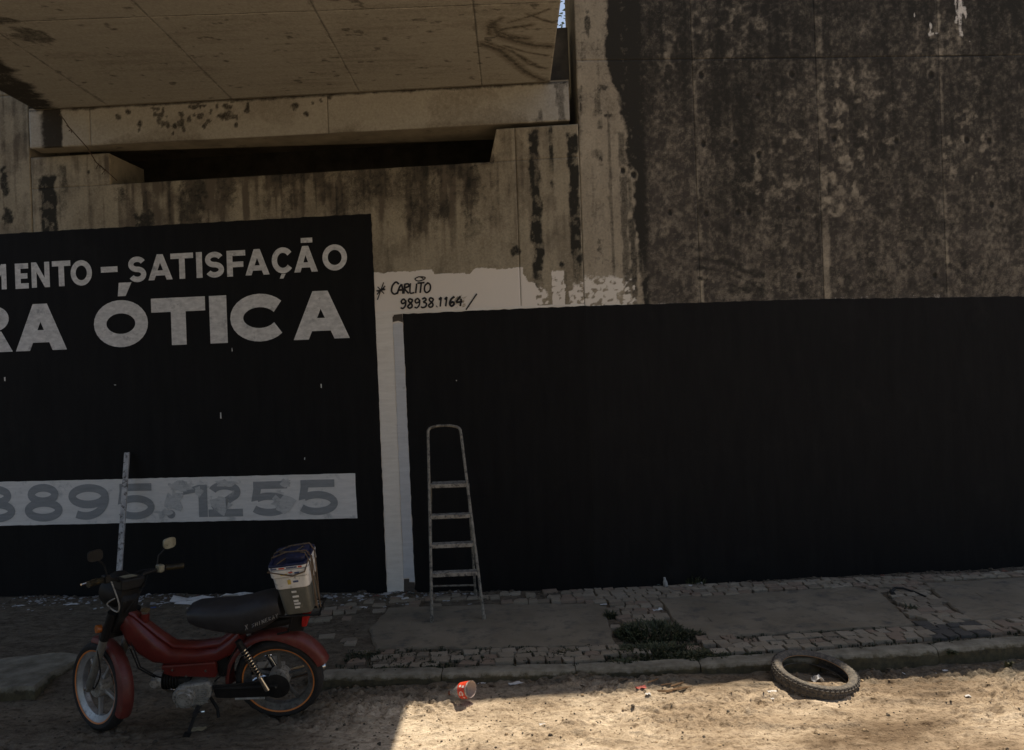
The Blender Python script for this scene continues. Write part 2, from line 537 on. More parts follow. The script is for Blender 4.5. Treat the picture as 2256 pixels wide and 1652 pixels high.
# cobbles
def stone_mesh(seed):
    rd = random.Random(seed)
    base = [(-.5, -.5), (0.05, -.5), (.5, -.5), (.5, .1), (.5, .5), (-.05, .5), (-.5, .5), (-.5, -.1)]
    base = [(a + rd.uniform(-.09, .09), b + rd.uniform(-.09, .09)) for a, b in base]
    def ring(z, k): return [(a * k, b * k, z + (rd.uniform(-.06, .06) if z > 0.2 else 0)) for a, b in base]
    return MB().loft([ring(-1.0, 0.93), ring(0.16, 1.0), ring(0.30, 0.93), ring(0.33, 0.5)])


SM = []
for i in range(10):
    for cm in COB + [M_COBD]:
        me = stone_mesh(100 + i).mesh('cobble'); me.materials.append(cm)
        me.polygons.foreach_set('use_smooth', [True] * len(me.polygons))
        me.set_sharp_from_angle(angle=R(35))
        SM.append(me)
stones = []
yy = 5.46
row = 0
while yy < 7.36:
    d = random.uniform(0.082, 0.108)
    x = -2.6 + random.uniform(0, 0.1)
    while x < 5.2:
        w = random.uniform(0.075, 0.145)
        cx = x + w / 2
        y = yy + (0.02 * cx if cx > 1.0 else 0.02) + (kerb_y(cx) - 5.36) * max(0, (6.6 - yy)) + 0.012 * math.sin(cx * 5 + row)
        x += w
        if y < kerb_y(cx) + 0.15 + d / 2 or y > 7.33 - (0 if cx > 0.69 else (cx - 0.69) * 0.087) + (max(0, cx - 0.69) * 0.06): continue
        if any(inpoly(cx, y, s, 0.035) for s in SLABS): continue
        p = 1.0
        if cx < -1.05: p = 0.22 * max(0, (cx + 2.6) / 1.4) * (1 if y > 5.6 else 0)
        if cx < 0.5 and y > 6.9: p = 0.55
        if ((cx - 1.0) / .42) ** 2 + ((y - 5.88) / .42) ** 2 < 1: p = 0.22
        if random.random() > p: continue
        dark = 3.0 + (6.0 - y) * -0.22 < cx < 3.42 + (6.0 - y) * -0.25 and y < 6.04 and random.random() < 0.9
        sink = random.uniform(-0.006, 0.004) - (0.013 if cx < -0.9 else 0.007 if cx < -0.2 else 0)
        stones.append((cx, y, w * 0.93, d * 0.92, sink, dark))
    yy += d
    row += 1
stones.sort(key=lambda s: s[0] ** 2 + s[1] ** 2 * 1.0)
inview = [s for s in stones if abs(s[0]) < s[1] * 0.66]
near, rest = inview[:290], inview[290:]
for cx, y, w, d, sink, dark in near:
    k = random.randrange(10) * 5 + (4 if dark else random.choice((0, 0, 1, 2, 3)))
    o = bpy.data.objects.new('cobblestone', SM[k])
    o.location = (cx, y, sink)
    o.scale = (w, d, 0.045)
    o.rotation_euler = (random.gauss(0, .025), random.gauss(0, .025), random.gauss(0.03, .06))
    link(o, walk)
for mi, cm in enumerate(COB):
    mb = MB()
    for q, (cx, y, w, d, sink, dark) in enumerate(rest):
        if q % 4 != mi: continue
        st = stone_mesh(200 + q % 23)
        mb.add(st.v, st.f, Matrix.Translation((cx, y, sink)) @ Matrix.Rotation(random.gauss(0.03, .06), 4, 'Z') @ Matrix.Diagonal((w, d, .045, 1)))
    o = mb.build('cobblestones', cm, walk)
    tag(o, kind='stuff')

# kerb
kerb = empty('kerb')
tag(kerb, 'worn low concrete kerb between sidewalk and sandy street', kind='structure')
x = -1.46
while x < 8.5:
    ln = random.uniform(0.82, 0.98)
    x1 = x + ln - 0.006
    rings = []
    for k in range(13):
        t = k / 12
        xx = x + (x1 - x) * t
        e = 0.008 if k in (0, 12) else 0.0
        y0 = float(kerb_y(xx)) + random.uniform(-.004, .004)
        chip = (random.random() < 0.25) * random.uniform(0.005, 0.02)
        top = 0.008 + random.uniform(-.003, .003) - e
        rings.append([(xx, y0 + e, -0.22), (xx, y0 + e, top - 0.03 - chip), (xx, y0 + 0.014 + chip, top - 0.008), (xx, y0 + 0.035 + chip, top),
                      (xx, y0 + 0.125, top), (xx, y0 + 0.14, top - 0.012), (xx, y0 + 0.14, -0.22)])
    MB().loft(rings).build('kerb_stone', M_KERB, kerb)
    x += ln


# ------------------------------------------------------------------ walls
def wall_panel(name, parent, mat, s0, s1, z0, z1, maskfn, res=0.014, zfine=None, y=0.0, relief=0.0016, left=None, relfn=None, depth=0.02):
    ss = np.linspace(s0, s1, max(3, int((s1 - s0) / res) + 1))
    if zfine is not None and zfine > z0 + 0.2:
        zs = np.concatenate([np.linspace(z0, zfine, 8, endpoint=False), np.linspace(zfine, z1, max(3, int((z1 - zfine) / res) + 1))])
    else:
        zs = np.linspace(z0, z1, max(3, int((z1 - z0) / res) + 1))
    S, Z = np.meshgrid(ss, zs)
    if left: S = S + (left(Z) - s0) * (1 - (S - s0) / (s1 - s0))
    Yv = y + relief * (fbm(S * 9, Z * 9, 41, 4) - 0.5) * 2
    if relfn is not None: Yv = Yv + relfn(S, Z)
    mk = maskfn(S, Z)
    # turn the rim back so the joint between panels is a real groove
    def pad(A, fn):
        A = np.vstack([fn(A[:1]), A, fn(A[-1:])])
        return np.hstack([fn(A[:, :1]), A, fn(A[:, -1:])])
    Yp = pad(Yv, lambda q: q + depth)
    S2, Z2 = pad(S, lambda q: q), pad(Z, lambda q: q)
    mk = [pad(q, lambda r: r) for q in mk]
    me = grid_mesh(name, S2, Yp, Z2, mk)
    me.materials.append(mat)
    return link(bpy.data.objects.new(name, me), parent)


def spots(S, Z, lst, jag=0.5, seed=50):
    m = np.zeros(S.shape)
    n = fbm(S * 28, Z * 28, seed, 3)
    for s, z, rx, rz in lst:
        d = np.hypot((S - s) / rx, (Z - z) / rz) + (n - 0.5) * jag * 2
        m = np.maximum(m, 1 - sst(0.6, 1.15, d))
    return m


def streak(S, Z, s, w, ztop, zbot, seed, strength=1.0):
    j = 0.35 * w * (fbm(S * 0 + s * 9, Z * 7, seed, 3) - 0.5) * 2
    prof = 1 - sst(0.55, 1.1, np.abs(S - s - j) / w + 0.7 * (fbm(S * 30, Z * 14, seed + 3, 3) - 0.5))
    return strength * prof * sst(zbot - 0.15, zbot + 0.25, Z + 0.25 * (fbm(S * 20, Z * 2, seed + 5, 2) - 0.5)) * (1 - sst(ztop - 0.02, ztop + 0.04, Z))


def mask_left(S, Z):
    n1 = fbm(S * 2.2, Z * 1.6, 60, 5)
    vs = fbm(S * 16, Z * 1.1, 61, 4)                    # vertical runs
    fl = fbm(S * 35, Z * 35, 62, 3)
    under = sst(-4.45, -4.2, S) * (1 - sst(-0.9, -0.7, S))
    band = under * sst(3.10, 3.95, Z + 0.55 * (vs - 0.5) + 0.4 * (n1 - 0.5))
    n2 = fbm(S * 7, Z * 5, 64, 5)
    n3 = fbm(S * 20, Z * 16, 65, 3)
    v2 = fbm(S * 38, Z * 2.4, 66, 3)
    g = 0.66 * band * sst(0.34, 0.58, vs * 0.35 + n1 * 0.3 + n2 * 0.35) + 0.30 * sst(0.45, 0.65, n2 * .6 + n1 * .4) + 0.45 * (v2 - .45) * sst(2.6, 3.2, Z) + 0.25 * (n3 - .5) + 0.14
    wash = under * sst(3.30, 3.62, Z + 0.35 * (n2 - .5) + 0.25 * (vs - .5)) * sst(-3.4, -2.6, S)
    g = np.maximum(g, wash * (0.55 + 0.5 * (n2 - .4)))
    g = g + 0.35 * sst(0.56, 0.70, vs) * sst(2.7, 3.6, Z) * (1 - 0.5 * sst(-1.0, -0.6, S))
    r = 0.50 * band * sst(0.48, 0.66, vs * .6 + v2 * .4) * sst(0.36, 0.6, n1) + wash * (0.40 * sst(.45, .65, n2) + .15 * sst(.5, .7, n3)) + 0.38 * (v2 - .42) * sst(2.7, 3.4, Z) + 0.12 * (n3 - .5)
    for s, w, zt, zb, st in ((-5.17, 0.10, 4.10, 3.3, .95), (-5.02, 0.06, 4.2, 3.7, .6), (-4.44, 0.07, 3.95, 3.75, .7), (-3.72, 0.17, 3.98, 3.45, .62), (-3.35, 0.10, 3.98, 3.6, .5), (-2.1, 0.22, 3.98, 3.5, .42),
                             (-1.5, 0.25, 3.98, 3.55, .5), (-1.02, 0.10, 3.98, 3.2, .5), (-1.35, 0.06, 3.9, 3.2, .35),
                             (-0.41, 0.060, 4.25, 2.78, .92), (-0.255, 0.022, 4.27, 3.85, .8), (-0.055, 0.060, 4.2, 2.85, .92), (-0.16, 0.02, 3.0, 2.62, .5)):
        r = np.maximum(r, streak(S, Z, s, w, zt, zb, int(abs(s) * 100), st) * (1 - .45 * sst(.48, .66, n3)))
    r = np.maximum(r, 0.8 * spots(S, Z, [(-0.26, 3.75, .022, .04), (-0.245, 4.02, .02, .04), (-0.2, 3.0, .03, .03), (-0.62, 3.15, .05, .06), (-4.75, 4.12, .02, .03),
                                         (-5.62, 4.05, .05, .18), (-5.6, 3.72, .06, .10), (-5.9, 3.9, .1, .4), (-4.2, 3.62, .10, .12)], 0.6))
    r = r + 0.25 * sst(0.62, 0.75, fl) * (0.3 + 0.7 * band)
    # brushed white paint round the signature, top edge ragged
    top = 3.00 + 0.035 * (fbm(S * 3, S * 0, 70, 3) - 0.5) * 2 - 0.05 * sst(-1.42, -1.38, S) * (1 - sst(-1.06, -1.0, S)) + 0.012 * (fbm(S * 60, Z * 10, 71, 2) - 0.5)
    right = -0.44 - 0.12 * sst(2.8, 2.92, Z) + 0.05 * (fbm(S * 8, Z * 22, 72, 3) - 0.5) * 2
    rough = 0.25 * sst(0.45, 0.7, fl) * sst(-0.85, -0.55, S)
    b = (1 - sst(-0.01, 0.012, Z - top)) * sst(-2.03, -1.98, S) * (1 - sst(-0.02, 0.02, S - right)) * (1 - rough)
    b2 = 0.72 * (1 - sst(0.45, 0.85, fl)) * (1 - sst(0.8, 1.0, np.abs(S + 0.235) / 0.062 + 0.5 * (fbm(S * 5, Z * 14, 73, 2) - .5))) * (1 - sst(2.93, 2.96, Z))
    hole = (1 - sst(0.8, 1.1, np.maximum(np.abs(S + 1.14) / 0.10, np.abs(Z - 2.70) / 0.075) + 0.6 * (fl - 0.5)))
    b = np.maximum(np.maximum(b * (1 - 0.8 * hole * sst(0.35, 0.55, fl)), 0.9 * b2), 0)
    b3 = 0.60 * (1 - sst(0.40, 0.75, fl)) * sst(-0.56, -0.46, S) * (1 - sst(-.36, -.30, S)) * (1 - sst(2.68, 2.88, Z + 0.2 * (fl - .5)))
    b = np.maximum(b, b3)
    bl = 0.80 * (1 - sst(0.42, 0.75, fl)) * sst(-0.16, -0.12, S) * (1 - sst(2.66, 2.95, Z + 0.15 * (fl - .5)))
    return r * (1 - 0.9 * b), g * (1 - b), np.maximum(b, 0.7 * bl)


def wing_edge(Z, pts):
    p = sorted([RW(*q) for q in pts], key=lambda q: q[1])
    return np.interp(Z, [q[1] for q in p], [q[0] for q in p])


TIE = [RW(*p) for p in [(1372, 376), (1476, 468), (1545, 165), (1620, 315), (1626, 468), (1745, 164), (1758, 460), (1760, 607), (1837, 305), (1975, 310), (2052, 165), (2180, 310),
                        (2185, 450), (1670, 212), (1672, 340), (1550, 316), (1556, 470), (2060, 608), (1650, 466), (2130, 308)]] + [RW(1395, 385)]


def mask_right(S, Z):
    n1 = fbm(S * 1.7, Z * 1.3, 80, 5)
    n2 = fbm(S * 7, Z * 6, 81, 4)
    n3 = fbm(S * 19, Z * 17, 98, 3)
    vs = fbm(S * 11, Z * 0.9, 82, 4)
    fl = fbm(S * 32, Z * 32, 83, 3)
    jag = 0.06 * (fbm(S * 6, Z * 9, 84, 4) - 0.5) + 0.03 * (fbm(S * 26, Z * 26, 97, 2) - 0.5)
    eL = wing_edge(Z, [(1338, -60), (1338, 0), (1334, 90), (1345, 180), (1364, 205), (1378, 290), (1396, 390), (1400, 480), (1407, 560), (1416, 640)]) + jag
    eR = wing_edge(Z, [(1415, -60), (1414, 0), (1420, 150), (1424, 300), (1428, 480), (1430, 590), (1432, 640)]) - jag
    band = sst(-0.03, 0.02, S - eL) * (1 - sst(-0.04, 0.06, S - eR)) * (0.98 - 0.22 * sst(.45, .65, fl) * sst(.4, .6, vs) - 0.35 * (1 - sst(2.8, 3.4, Z)) * sst(0.35, 0.6, fl))
    old = sst(-0.10, -0.01, S - eR)                       # weathered wall beyond the band
    low = 1 - sst(2.6, 4.4, Z + 0.6 * (n1 - 0.5))
    n4 = fbm(S * 46, Z * 40, 79, 2)
    v2 = fbm(S * 30, Z * 2.2, 78, 3)
    g = old * (0.74 + 0.3 * (n2 - 0.5) + 0.4 * (n3 - 0.5) + 0.35 * (n4 - .5))
    r = old * (0.58 + 0.30 * (n1 - 0.5) + 0.12 * sst(4.3, 5.2, Z) - 0.22 * low + 0.40 * (vs - 0.5) + 0.22 * (n2 - 0.5) + 0.24 * (n3 - .5) + 0.30 * (n4 - .5) + 0.42 * (v2 - .5))
    r = np.maximum(r, old * 0.8 * sst(0.58, 0.7, vs) * sst(3.0, 4.2, Z) * sst(0.42, 0.6, n1))
    r = r - old * 0.20 * (1 - sst(.75, 1.3, S)) * (1 - sst(4.1, 5.0, Z)) * (.5 + n2)
    for s_, w, zt, zb, st in ((1.55, .16, 4.7, 3.25, .85), (1.32, .09, 4.1, 2.9, .6), (1.75, .05, 4.6, 3.4, .6), (2.95, .10, 5.4, 4.3, .6), (3.75, .25, 4.6, 3.6, .6), (3.15, .06, 4.2, 2.7, .5), (2.62, .05, 4.3, 3.1, .4)):
        r = np.maximum(r, old * streak(S, Z, s_, w, zt, zb, int(s_ * 77), st) * (0.8 + 0.4 * (n3 - .3)))
    # pale lichen blooms break through in clusters
    cell = fbm(S * 15, Z * 13, 86, 3)
    clus = np.maximum(spots(S, Z, [(2.62, 4.25, .40, .62), (2.45, 3.6, .32, .35), (3.72, 4.0, .30, .4)], 0.35, 87),
                      0.75 * spots(S, Z, [(1.55, 5.1, .50, .33), (0.85, 4.95, .12, .3), (2.05, 4.1, .25, .5), (3.4, 5.0, .4, .3), (1.75, 3.75, .3, .3)], 0.35, 88))
    bloom = clus * sst(0.53, 0.63, cell)
    r = r - 0.34 * bloom
    g = g - 0.36 * bloom * sst(0.56, 0.68, cell)
    # towards the foot the growth breaks into plates with dark seams
    pl = np.abs(fbm(S * 5.5 + 0.6 * n2, Z * 5.0, 89, 3) - 0.5)
    r = r + old * low * (0.30 * (1 - sst(0.0, 0.05, pl)) - 0.16 * sst(0.05, 0.12, pl) * sst(1.9, 2.6, S))
    # pale lines where form boards met
    for sj, ww in ((1.087, .014), (2.262, .030), (3.457, .014)):
        off = 0.035 if ww > .02 else 0.012
        brk = sst(.35, .6, fbm(Z * 4, S * 0 + sj, 91, 3)) * (0.55 + 0.6 * sst(3.6, 2.7, Z))
        d = 1 - sst(ww * .6, ww * 1.6, np.abs(S - sj - off) + 0.012 * (n3 - .5))
        k = d * brk
        r = r - 0.55 * k; g = g - 0.40 * k
        r = np.maximum(r, 0.45 * (1 - sst(.004, .02, np.abs(S - sj + .006) + .02 * (fbm(Z * 5, S * 0 + sj, 99, 2) - .4))))
    r = np.maximum(r, old * 0.9 * (1 - sst(.003, .018, np.abs(Z - 4.866) + .07 * np.maximum(0, fbm(S * 2.2, Z * 0, 96, 3) - .44))))
    r = np.maximum(r, band)
    # wavy run-off below the old drain
    for pts, w in (([(1535, 568), (1590, 575), (1640, 598), (1680, 605)], .035), ([(1540, 590), (1600, 598), (1660, 625)], .026), ([(1610, 640), (1660, 632), (1680, 645)], .05), ([(1540, 614), (1600, 624), (1650, 640)], .018)):
        q = [RW(*p) for p in pts]
        d = polydist(S, Z, q) + 0.07 * (fbm(S * 13, Z * 18, 92, 4) - 0.5)
        r = np.maximum(r, 0.85 * (1 - sst(w * 0.2, w * 1.5, d)) * (.6 + .5 * fl))
        r = r - 0.22 * (1 - sst(.0, .02, np.abs(d - w * 1.7)))
    # clean column with its own dribbles
    clean = 1 - sst(-0.02, 0.03, S - eL)
    r = r + clean * (0.50 * sst(0.58, 0.72, vs) * sst(2.6, 3.4, Z) * sst(.4, .6, n2) + 0.30 * sst(0.60, 0.7, fl))
    g = g + clean * 0.30 * sst(0.5, 0.65, n2)
    for s_, w, zt, zb, st in ((0.28, .02, 4.4, 2.7, .5), (0.40, .04, 4.2, 2.6, .6), (0.47, .035, 3.4, 2.5, .7), (0.12, .012, 3.9, 3.2, .35)):
        r = np.maximum(r, streak(S, Z, s_, w, zt, zb, int(s_ * 377), st))
    for t in TIE:
        d = np.hypot((S - t[0]) / .030, (Z - t[1]) / .040) + .5 * (n3 - .5)
        r = np.maximum(r - .35 * (1 - sst(.0, .5, np.abs(d - 1.25))), 1.15 * (1 - sst(.55, 1.0, d)))  # dark centre puts the shade inside each hole into the colour
    r = np.maximum(r, 0.7 * spots(S, Z, [(0.25, 4.62, .05, .03), (0.12, 5.2, .03, .14), (0.3, 4.36, .06, .02)], 0.6, 94))
    # lime runs and leftover white paint
    lime = np.zeros(S.shape)
    for pts, w in (([(2118, -30), (2112, 30), (2118, 75)], .03), ([(2125, 20), (2132, 60), (2138, 110)], .010), ([(2105, 0), (2106, 50)], .018), ([(2048, 0), (2050, 65), (2046, 78), (2085, 66)], .007), ([(2012, 25), (2020, 60)], .005)):
        d = polydist(S, Z, [RW(*p) for p in pts]) + 0.05 * (fbm(S * 24, Z * 7, 95, 3) - 0.45)
        lime = np.maximum(lime, 0.40 * (1 - sst(w * 0.2, w * 1.5, d)))
    white = 0.66 * (1 - sst(0.42, 0.80, fl + 0.30 * sst(0.22, 0.5, S))) * (1 - sst(2.78, 2.95, Z + 0.1 * (n2 - .5))) * (1 - sst(0.44, 0.54, S))
    line = 0.6 * (1 - sst(0.012, 0.03, Z - 2.60)) * old * sst(0.45, 0.6, n2)
    r = r * (1 - 0.5 * line)
    return r, g, np.maximum(np.maximum(lime, white), 0.35 * line * sst(.5, .6, fl))


def rel_right(S, Z):
    h = np.zeros(S.shape)
    for s, z in TIE:
        h = h + 0.010 * (1 - sst(0.5, 1.0, np.hypot((S - s) / .022, (Z - z) / .03)))
    return h


WTOP = 6.74
abut = empty('abutment_wall', (CX, CY, 0), AL)
tag(abut, 'stained concrete abutment wall under the bridge with a black painted sign', 'wall')
wing = empty('wing_wall', (CX, CY, 0), AR)
tag(wing, 'tall dark weathered concrete wing wall right of the bridge', 'wall')
lwing = empty('wing_wall', (CX, CY, 0), AL)
tag(lwing, 'pale concrete wing wall at the left end of the abutment', 'wall')

# abutment: core, ledge, bearing blocks, concrete panels in front of the core
MB().box((-5.36, 0.012, -0.3), (0.0, 2.0, 3.972)).build('core', M_PLAIN, abut)
MB().box((-5.36, 1.75, 3.972), (0.0, 2.0, 5.0)).build('back_wall', M_STAINSHADE, abut)  # dark colour stands in for the lack of light in the recess
wall_panel('concrete_panel', abut, M_ABUT, -5.335, -0.589, -0.1, 3.984, mask_left, zfine=2.58)
wall_panel('concrete_panel', abut, M_ABUT, -0.583, -0.002, -0.1, 3.984, mask_left, zfine=2.58)
wall_panel('bearing_block_face', abut, M_ABUT, -5.335, -4.53, 3.986, 4.29, mask_left, res=0.014)
wall_panel('bearing_block_face', abut, M_ABUT, -0.83, -0.589, 3.986, 4.285, mask_left, res=0.012, left=lambda Z: -0.83 + 0.075 * (Z - 3.986) / 0.3)
wall_panel('bearing_block_face', abut, M_ABUT, -0.583, -0.002, 3.986, 4.285, mask_left, res=0.012)
MB().box((-5.335, 0.012, 3.972), (-4.535, 0.62, 4.287)).build('bearing_block', M_PLAIN, abut)
MB().prism([(-0.826, 3.972), (-0.004, 3.972), (-0.004, 4.282), (-0.75, 4.282)], 0.012, 0.62).build('bearing_block', M_PLAIN, abut)

# left wing wall
MB().box((-11, 0.012, -0.3), (-5.345, 0.62, WTOP)).build('core', M_PLAIN, lwing)
for z0, z1 in ((-0.1, 4.912), (4.918, WTOP - 0.01)):
    wall_panel('concrete_panel', lwing, M_ABUT, -6.6, -5.346, z0, z1, lambda S, Z: tuple(q * np.array([1, 1, 0])[i] for i, q in enumerate(mask_left(S, Z))), zfine=3.3 if z0 < 0 else None, res=0.016)
MB().box((-11, -0.004, -0.1), (-6.606, 0.012, WTOP - 0.01)).build('concrete_panel', M_PLAIN, lwing)

# right wing wall
MB().box((0.004, 0.012, -0.3), (11, 0.6, WTOP)).build('core', M_PLAIN, wing)
XS = [0.002, 1.084, 2.260, 3.454, 4.66]
for i in range(4):
    for z0, z1 in ((-0.1, 4.868), (4.871, 5.9)):
        wall_panel('concrete_panel', wing, M_WING, XS[i] + .0014, XS[i + 1] - .0014, z0, z1, mask_right, zfine=2.52 if z0 < 0 else None, relfn=rel_right, res=0.0135)
MB().box((4.663, -0.002, -0.1), (11, 0.012, 5.9)).build('concrete_panel', M_STAINSHADE, wing)
MB().box((0.004, -0.001, 5.905), (11, 0.012, WTOP - 0.01)).build('concrete_panel', M_STAINSHADE, wing)

# ------------------------------------------------------------------ painted sheets and lettering on the walls
def wobbly(poly, step=0.05, j=0.004):
    out = []
    for (a, b), (c, d) in zip(poly, poly[1:] + poly[:1]):
        n = max(1, int(math.hypot(c - a, d - b) / step))
        out += [(a + (c - a) * k / n + random.uniform(-j, j), b + (d - b) * k / n + random.uniform(-j, j)) for k in range(n)]
    return out


def sheet(name, parent, poly, mat, y=-0.005, j=0.004, th=0.002):
    return MB().prism(wobbly(poly, j=j), y, y + th).build(name, mat, parent)


pnl = sheet('painted_panel', abut, [(-7.5, -0.02), (-1.945, -0.02), (-1.967, 3.565), (-7.5, 3.565)], M_BLACK)
pnl['label'] = 'black painted sign panel with grey lettering'
o = sheet('painted_panel', abut, [(-1.675, -0.02), (0.006, -0.02), (0.006, 2.610), (-1.70, 2.610)], M_BLACK)
o['label'] = 'blank black painted panel right of the white strip'
sheet('painted_panel', wing, [(-0.006, -0.02), (8.6, -0.02), (8.6, 2.545), (4.30, 2.572), (2.2, 2.607), (-0.006, 2.610)], M_BLACK)
o = sheet('white_paint_strip', abut, [(-1.940, 0.0), (-1.782, 0.0), (-1.79, 1.2), (-1.80, 2.612), (-1.70, 2.614), (0.0, 2.614), (0.0, 2.632), (-1.961, 2.64)], M_STRIPW, j=0.003)
o = sheet('grey_paint_strip', abut, [(-1.778, 0.13), (-1.726, 0.135), (-1.726, 0.10), (-1.679, 0.10), (-1.70, 2.52), (-1.745, 2.53), (-1.796, 2.52)], M_STRIPG, j=0.003)
sheet('brown_paint_patch', abut, [(-1.796, 2.535), (-1.745, 2.545), (-1.703, 2.53), (-1.703, 2.608), (-1.78, 2.606), (-1.80, 2.58)], M_BROWN, j=0.002)
sheet('brown_paint_patch', abut, [(-1.779, 0.0), (-1.679, 0.0), (-1.679, 0.092), (-1.73, 0.095), (-1.73, 0.126), (-1.779, 0.122)], M_BROWN, j=0.002)
for px, py, w, h in ((512, 770, .010, .035), (708, 850, .010, .035), (487, 915, .012, .06), (12, 835, .012, .04), (255, 848, .02, .008), (672, 1010, .008, .02), (1006, 838, .008, .008)):
    s, z = LW(px, py)
    o = sheet('paint_fleck', abut, [(s - w / 2, z - h / 2), (s + w / 2, z - h / 2), (s + w / 3, z + h / 2), (s - w / 2, z + h / 2)], M_NUMW, y=-0.0085, j=0.002)


class Glyph:
    def __init__(s, w, h, t): s.w, s.h, s.t, s.q = w, h, t, []
    def poly(s, *p): s.q.append(('p', [tuple(x) for x in p])); return s
    def rect(s, x0, y0, x1, y1): return s.poly((x0, y0), (x1, y0), (x1, y1), (x0, y1))
    def rib(s, pts, t=None, closed=False, t1=None):
        t = t or s.t; n = len(pts); L_, R_ = [], []
        for i, (x, y) in enumerate(pts):
            a = pts[(i - 1) % n] if closed or i else pts[0]; b = pts[(i + 1) % n] if closed or i < n - 1 else pts[-1]
            dx, dy = b[0] - a[0], b[1] - a[1]; l = math.hypot(dx, dy) or 1
            tt = t if t1 is None else t + (t1 - t) * i / (n - 1)
            nx, ny = -dy / l * tt / 2, dx / l * tt / 2
            L_.append((x + nx, y + ny)); R_.append((x - nx, y - ny))
        s.q.append(('r', L_, R_, closed)); return s
    def ring(s, cx, cy, rx, ry, n=30): return s.rib([(cx + rx * math.cos(2 * math.pi * k / n), cy + ry * math.sin(2 * math.pi * k / n)) for k in range(n)], closed=True)
    def arc(s, cx, cy, rx, ry, a0, a1, n=22): return [(cx + rx * math.cos(R(a0 + (a1 - a0) * k / n)), cy + ry * math.sin(R(a0 + (a1 - a0) * k / n))) for k in range(n + 1)]


def glyph(ch, w, h, t):
    g = Glyph(w, h, t)
    if ch == 'I': g.rect(0, 0, w, h)
    elif ch == '-': g.rect(0, 0, w, h)
    elif ch == 'T': g.rect(0, h - t, w, h).rect(w / 2 - t * .55, 0, w / 2 + t * .55, h - t)
    elif ch == 'E': g.rect(0, 0, t * 1.1, h).rect(t * 1.1, 0, w, t).rect(t * 1.1, h / 2 - t / 2, w * .92, h / 2 + t / 2).rect(t * 1.1, h - t, w, h)
    elif ch == 'F': g.rect(0, 0, t * 1.1, h).rect(t * 1.1, h * .46 - t / 2, w * .88, h * .46 + t / 2).rect(t * 1.1, h - t, w, h)
    elif ch == 'A':
        ts = t * 1.15; hin = h * (w / 2 - ts) / (w / 2 - ts / 2); sl = h / (w / 2 - ts / 2)
        g.poly((0, 0), (ts, 0), (w / 2, hin), (w / 2 - ts / 2, h)).poly((w / 2 - ts / 2, h), (w / 2, hin), (w / 2 + ts / 2, h)).poly((w, 0), (w / 2 + ts / 2, h), (w / 2, hin), (w - ts, 0))
        y0, y1 = h * .17, h * .17 + t * .95
        g.poly((ts + y0 / sl, y0), (w - ts - y0 / sl, y0), (w - ts - y1 / sl, y1), (ts + y1 / sl, y1))
    elif ch == 'N': g.rect(0, 0, t, h).rect(w - t, 0, w, h).poly((t, h), (t, h * .62), (w - t, 0), (w - t, h * .38))
    elif ch == 'M': g.rect(0, 0, t, h).rect(w - t, 0, w, h).poly((t, h), (t, h * .6), (w / 2, h * .1), (w / 2, h * .5)).poly((w / 2, h * .5), (w / 2, h * .1), (w - t, h * .6), (w - t, h))
    elif ch == 'O': g.ring(w / 2, h / 2, (w - t) / 2, (h - t) / 2)
    elif ch == 'C': g.rib(g.arc(w * .53, h / 2, w * .53 - t / 2, (h - t) / 2, 38, 322))
    elif ch == 'S':
        ry = (h - t) / 4
        g.rib(g.arc(w / 2, h - t / 2 - ry, (w - t) / 2, ry, 25, 265) + g.arc(w / 2, t / 2 + ry, (w - t) / 2, ry, 85, -155))
    elif ch == 'R':
        g.rect(0, 0, t, h).rib([(t, h - t * .45)] + g.arc(w * .55, h * .72, w * .40 - t / 2, h * .28 - t * .45, 90, -90) + [(t, h * .44 + t * .45)], t * .9)
        g.poly((w * .38, h * .44), (w * .38 + t * 1.2, h * .44), (w, 0), (w - t * 1.25, 0))
    elif ch == '8': g.ring(w / 2, h * .74, w * .41 - t / 2, h * .27 - t * .35).ring(w / 2, h * .29, (w - t) / 2, h * .29 - t * .35)
    elif ch == '9': g.ring(w / 2, h * .66, (w - t) / 2, h * .34 - t / 2).rib([(w - t / 2, h * .66)] + g.arc(w * .42, h * .60, w * .58 - t / 2, h * .60 - t / 2, 0, -118))
    elif ch == '5': g.rect(w * .08, h - t * .95, w * .92, h).poly((w * .08, h - t * .95), (w * .02, h * .42), (w * .02 + t, h * .46), (w * .08 + t, h - t * .95)).rib(g.arc(w * .47, h * .335, w * .53 - t / 2, h * .335 - t * .42, 135, -150), t * .92)
    elif ch == '2': g.rib(g.arc(w * .48, h * .70, w * .47 - t / 2, h * .30 - t / 2, 165, -30) + [(w * .14, t * .9)]).rect(0, 0, w, t * .95)
    elif ch == '1': g.rect(w * .5, 0, w * .5 + t * 1.15, h).poly((w * .5, h), (w * .5, h * .78), (0, h * .70), (0, h * .86))
    elif ch == '.': g.ring(w / 2, h / 2, w * .25, h * .25, 12)
    elif ch == 'acute': g.poly((0, 0), (w * .55, 0), (w, h), (w * .1, h))
    elif ch == 'cedilla': g.poly((0, 0), (w * .6, 0), (w, h), (w * .35, h))
    return g


def place_glyph(name, g, s, z, mat, parent, y=-0.0085):
    mb = MB(); k = 0
    for q in g.q:
        yy = y - 0.0004 * k; k += 1
        if q[0] == 'p':
            p = [(s + a, yy, z + b) for a, b in q[1]]
            mb.add(p, [tuple(range(len(p)))])
        else:
            _, L_, R_, cl = q
            n = len(L_)
            vs = [(s + a, yy, z + b) for a, b in L_] + [(s + a, yy, z + b) for a, b in R_]
            mb.add(vs, [(i, (i + 1) % n, (i + 1) % n + n, i + n) for i in range(n if cl else n - 1)])
    return mb.build(name, mat, parent)


def jz(): return random.uniform(-.004, .004)
OFS = 0.0


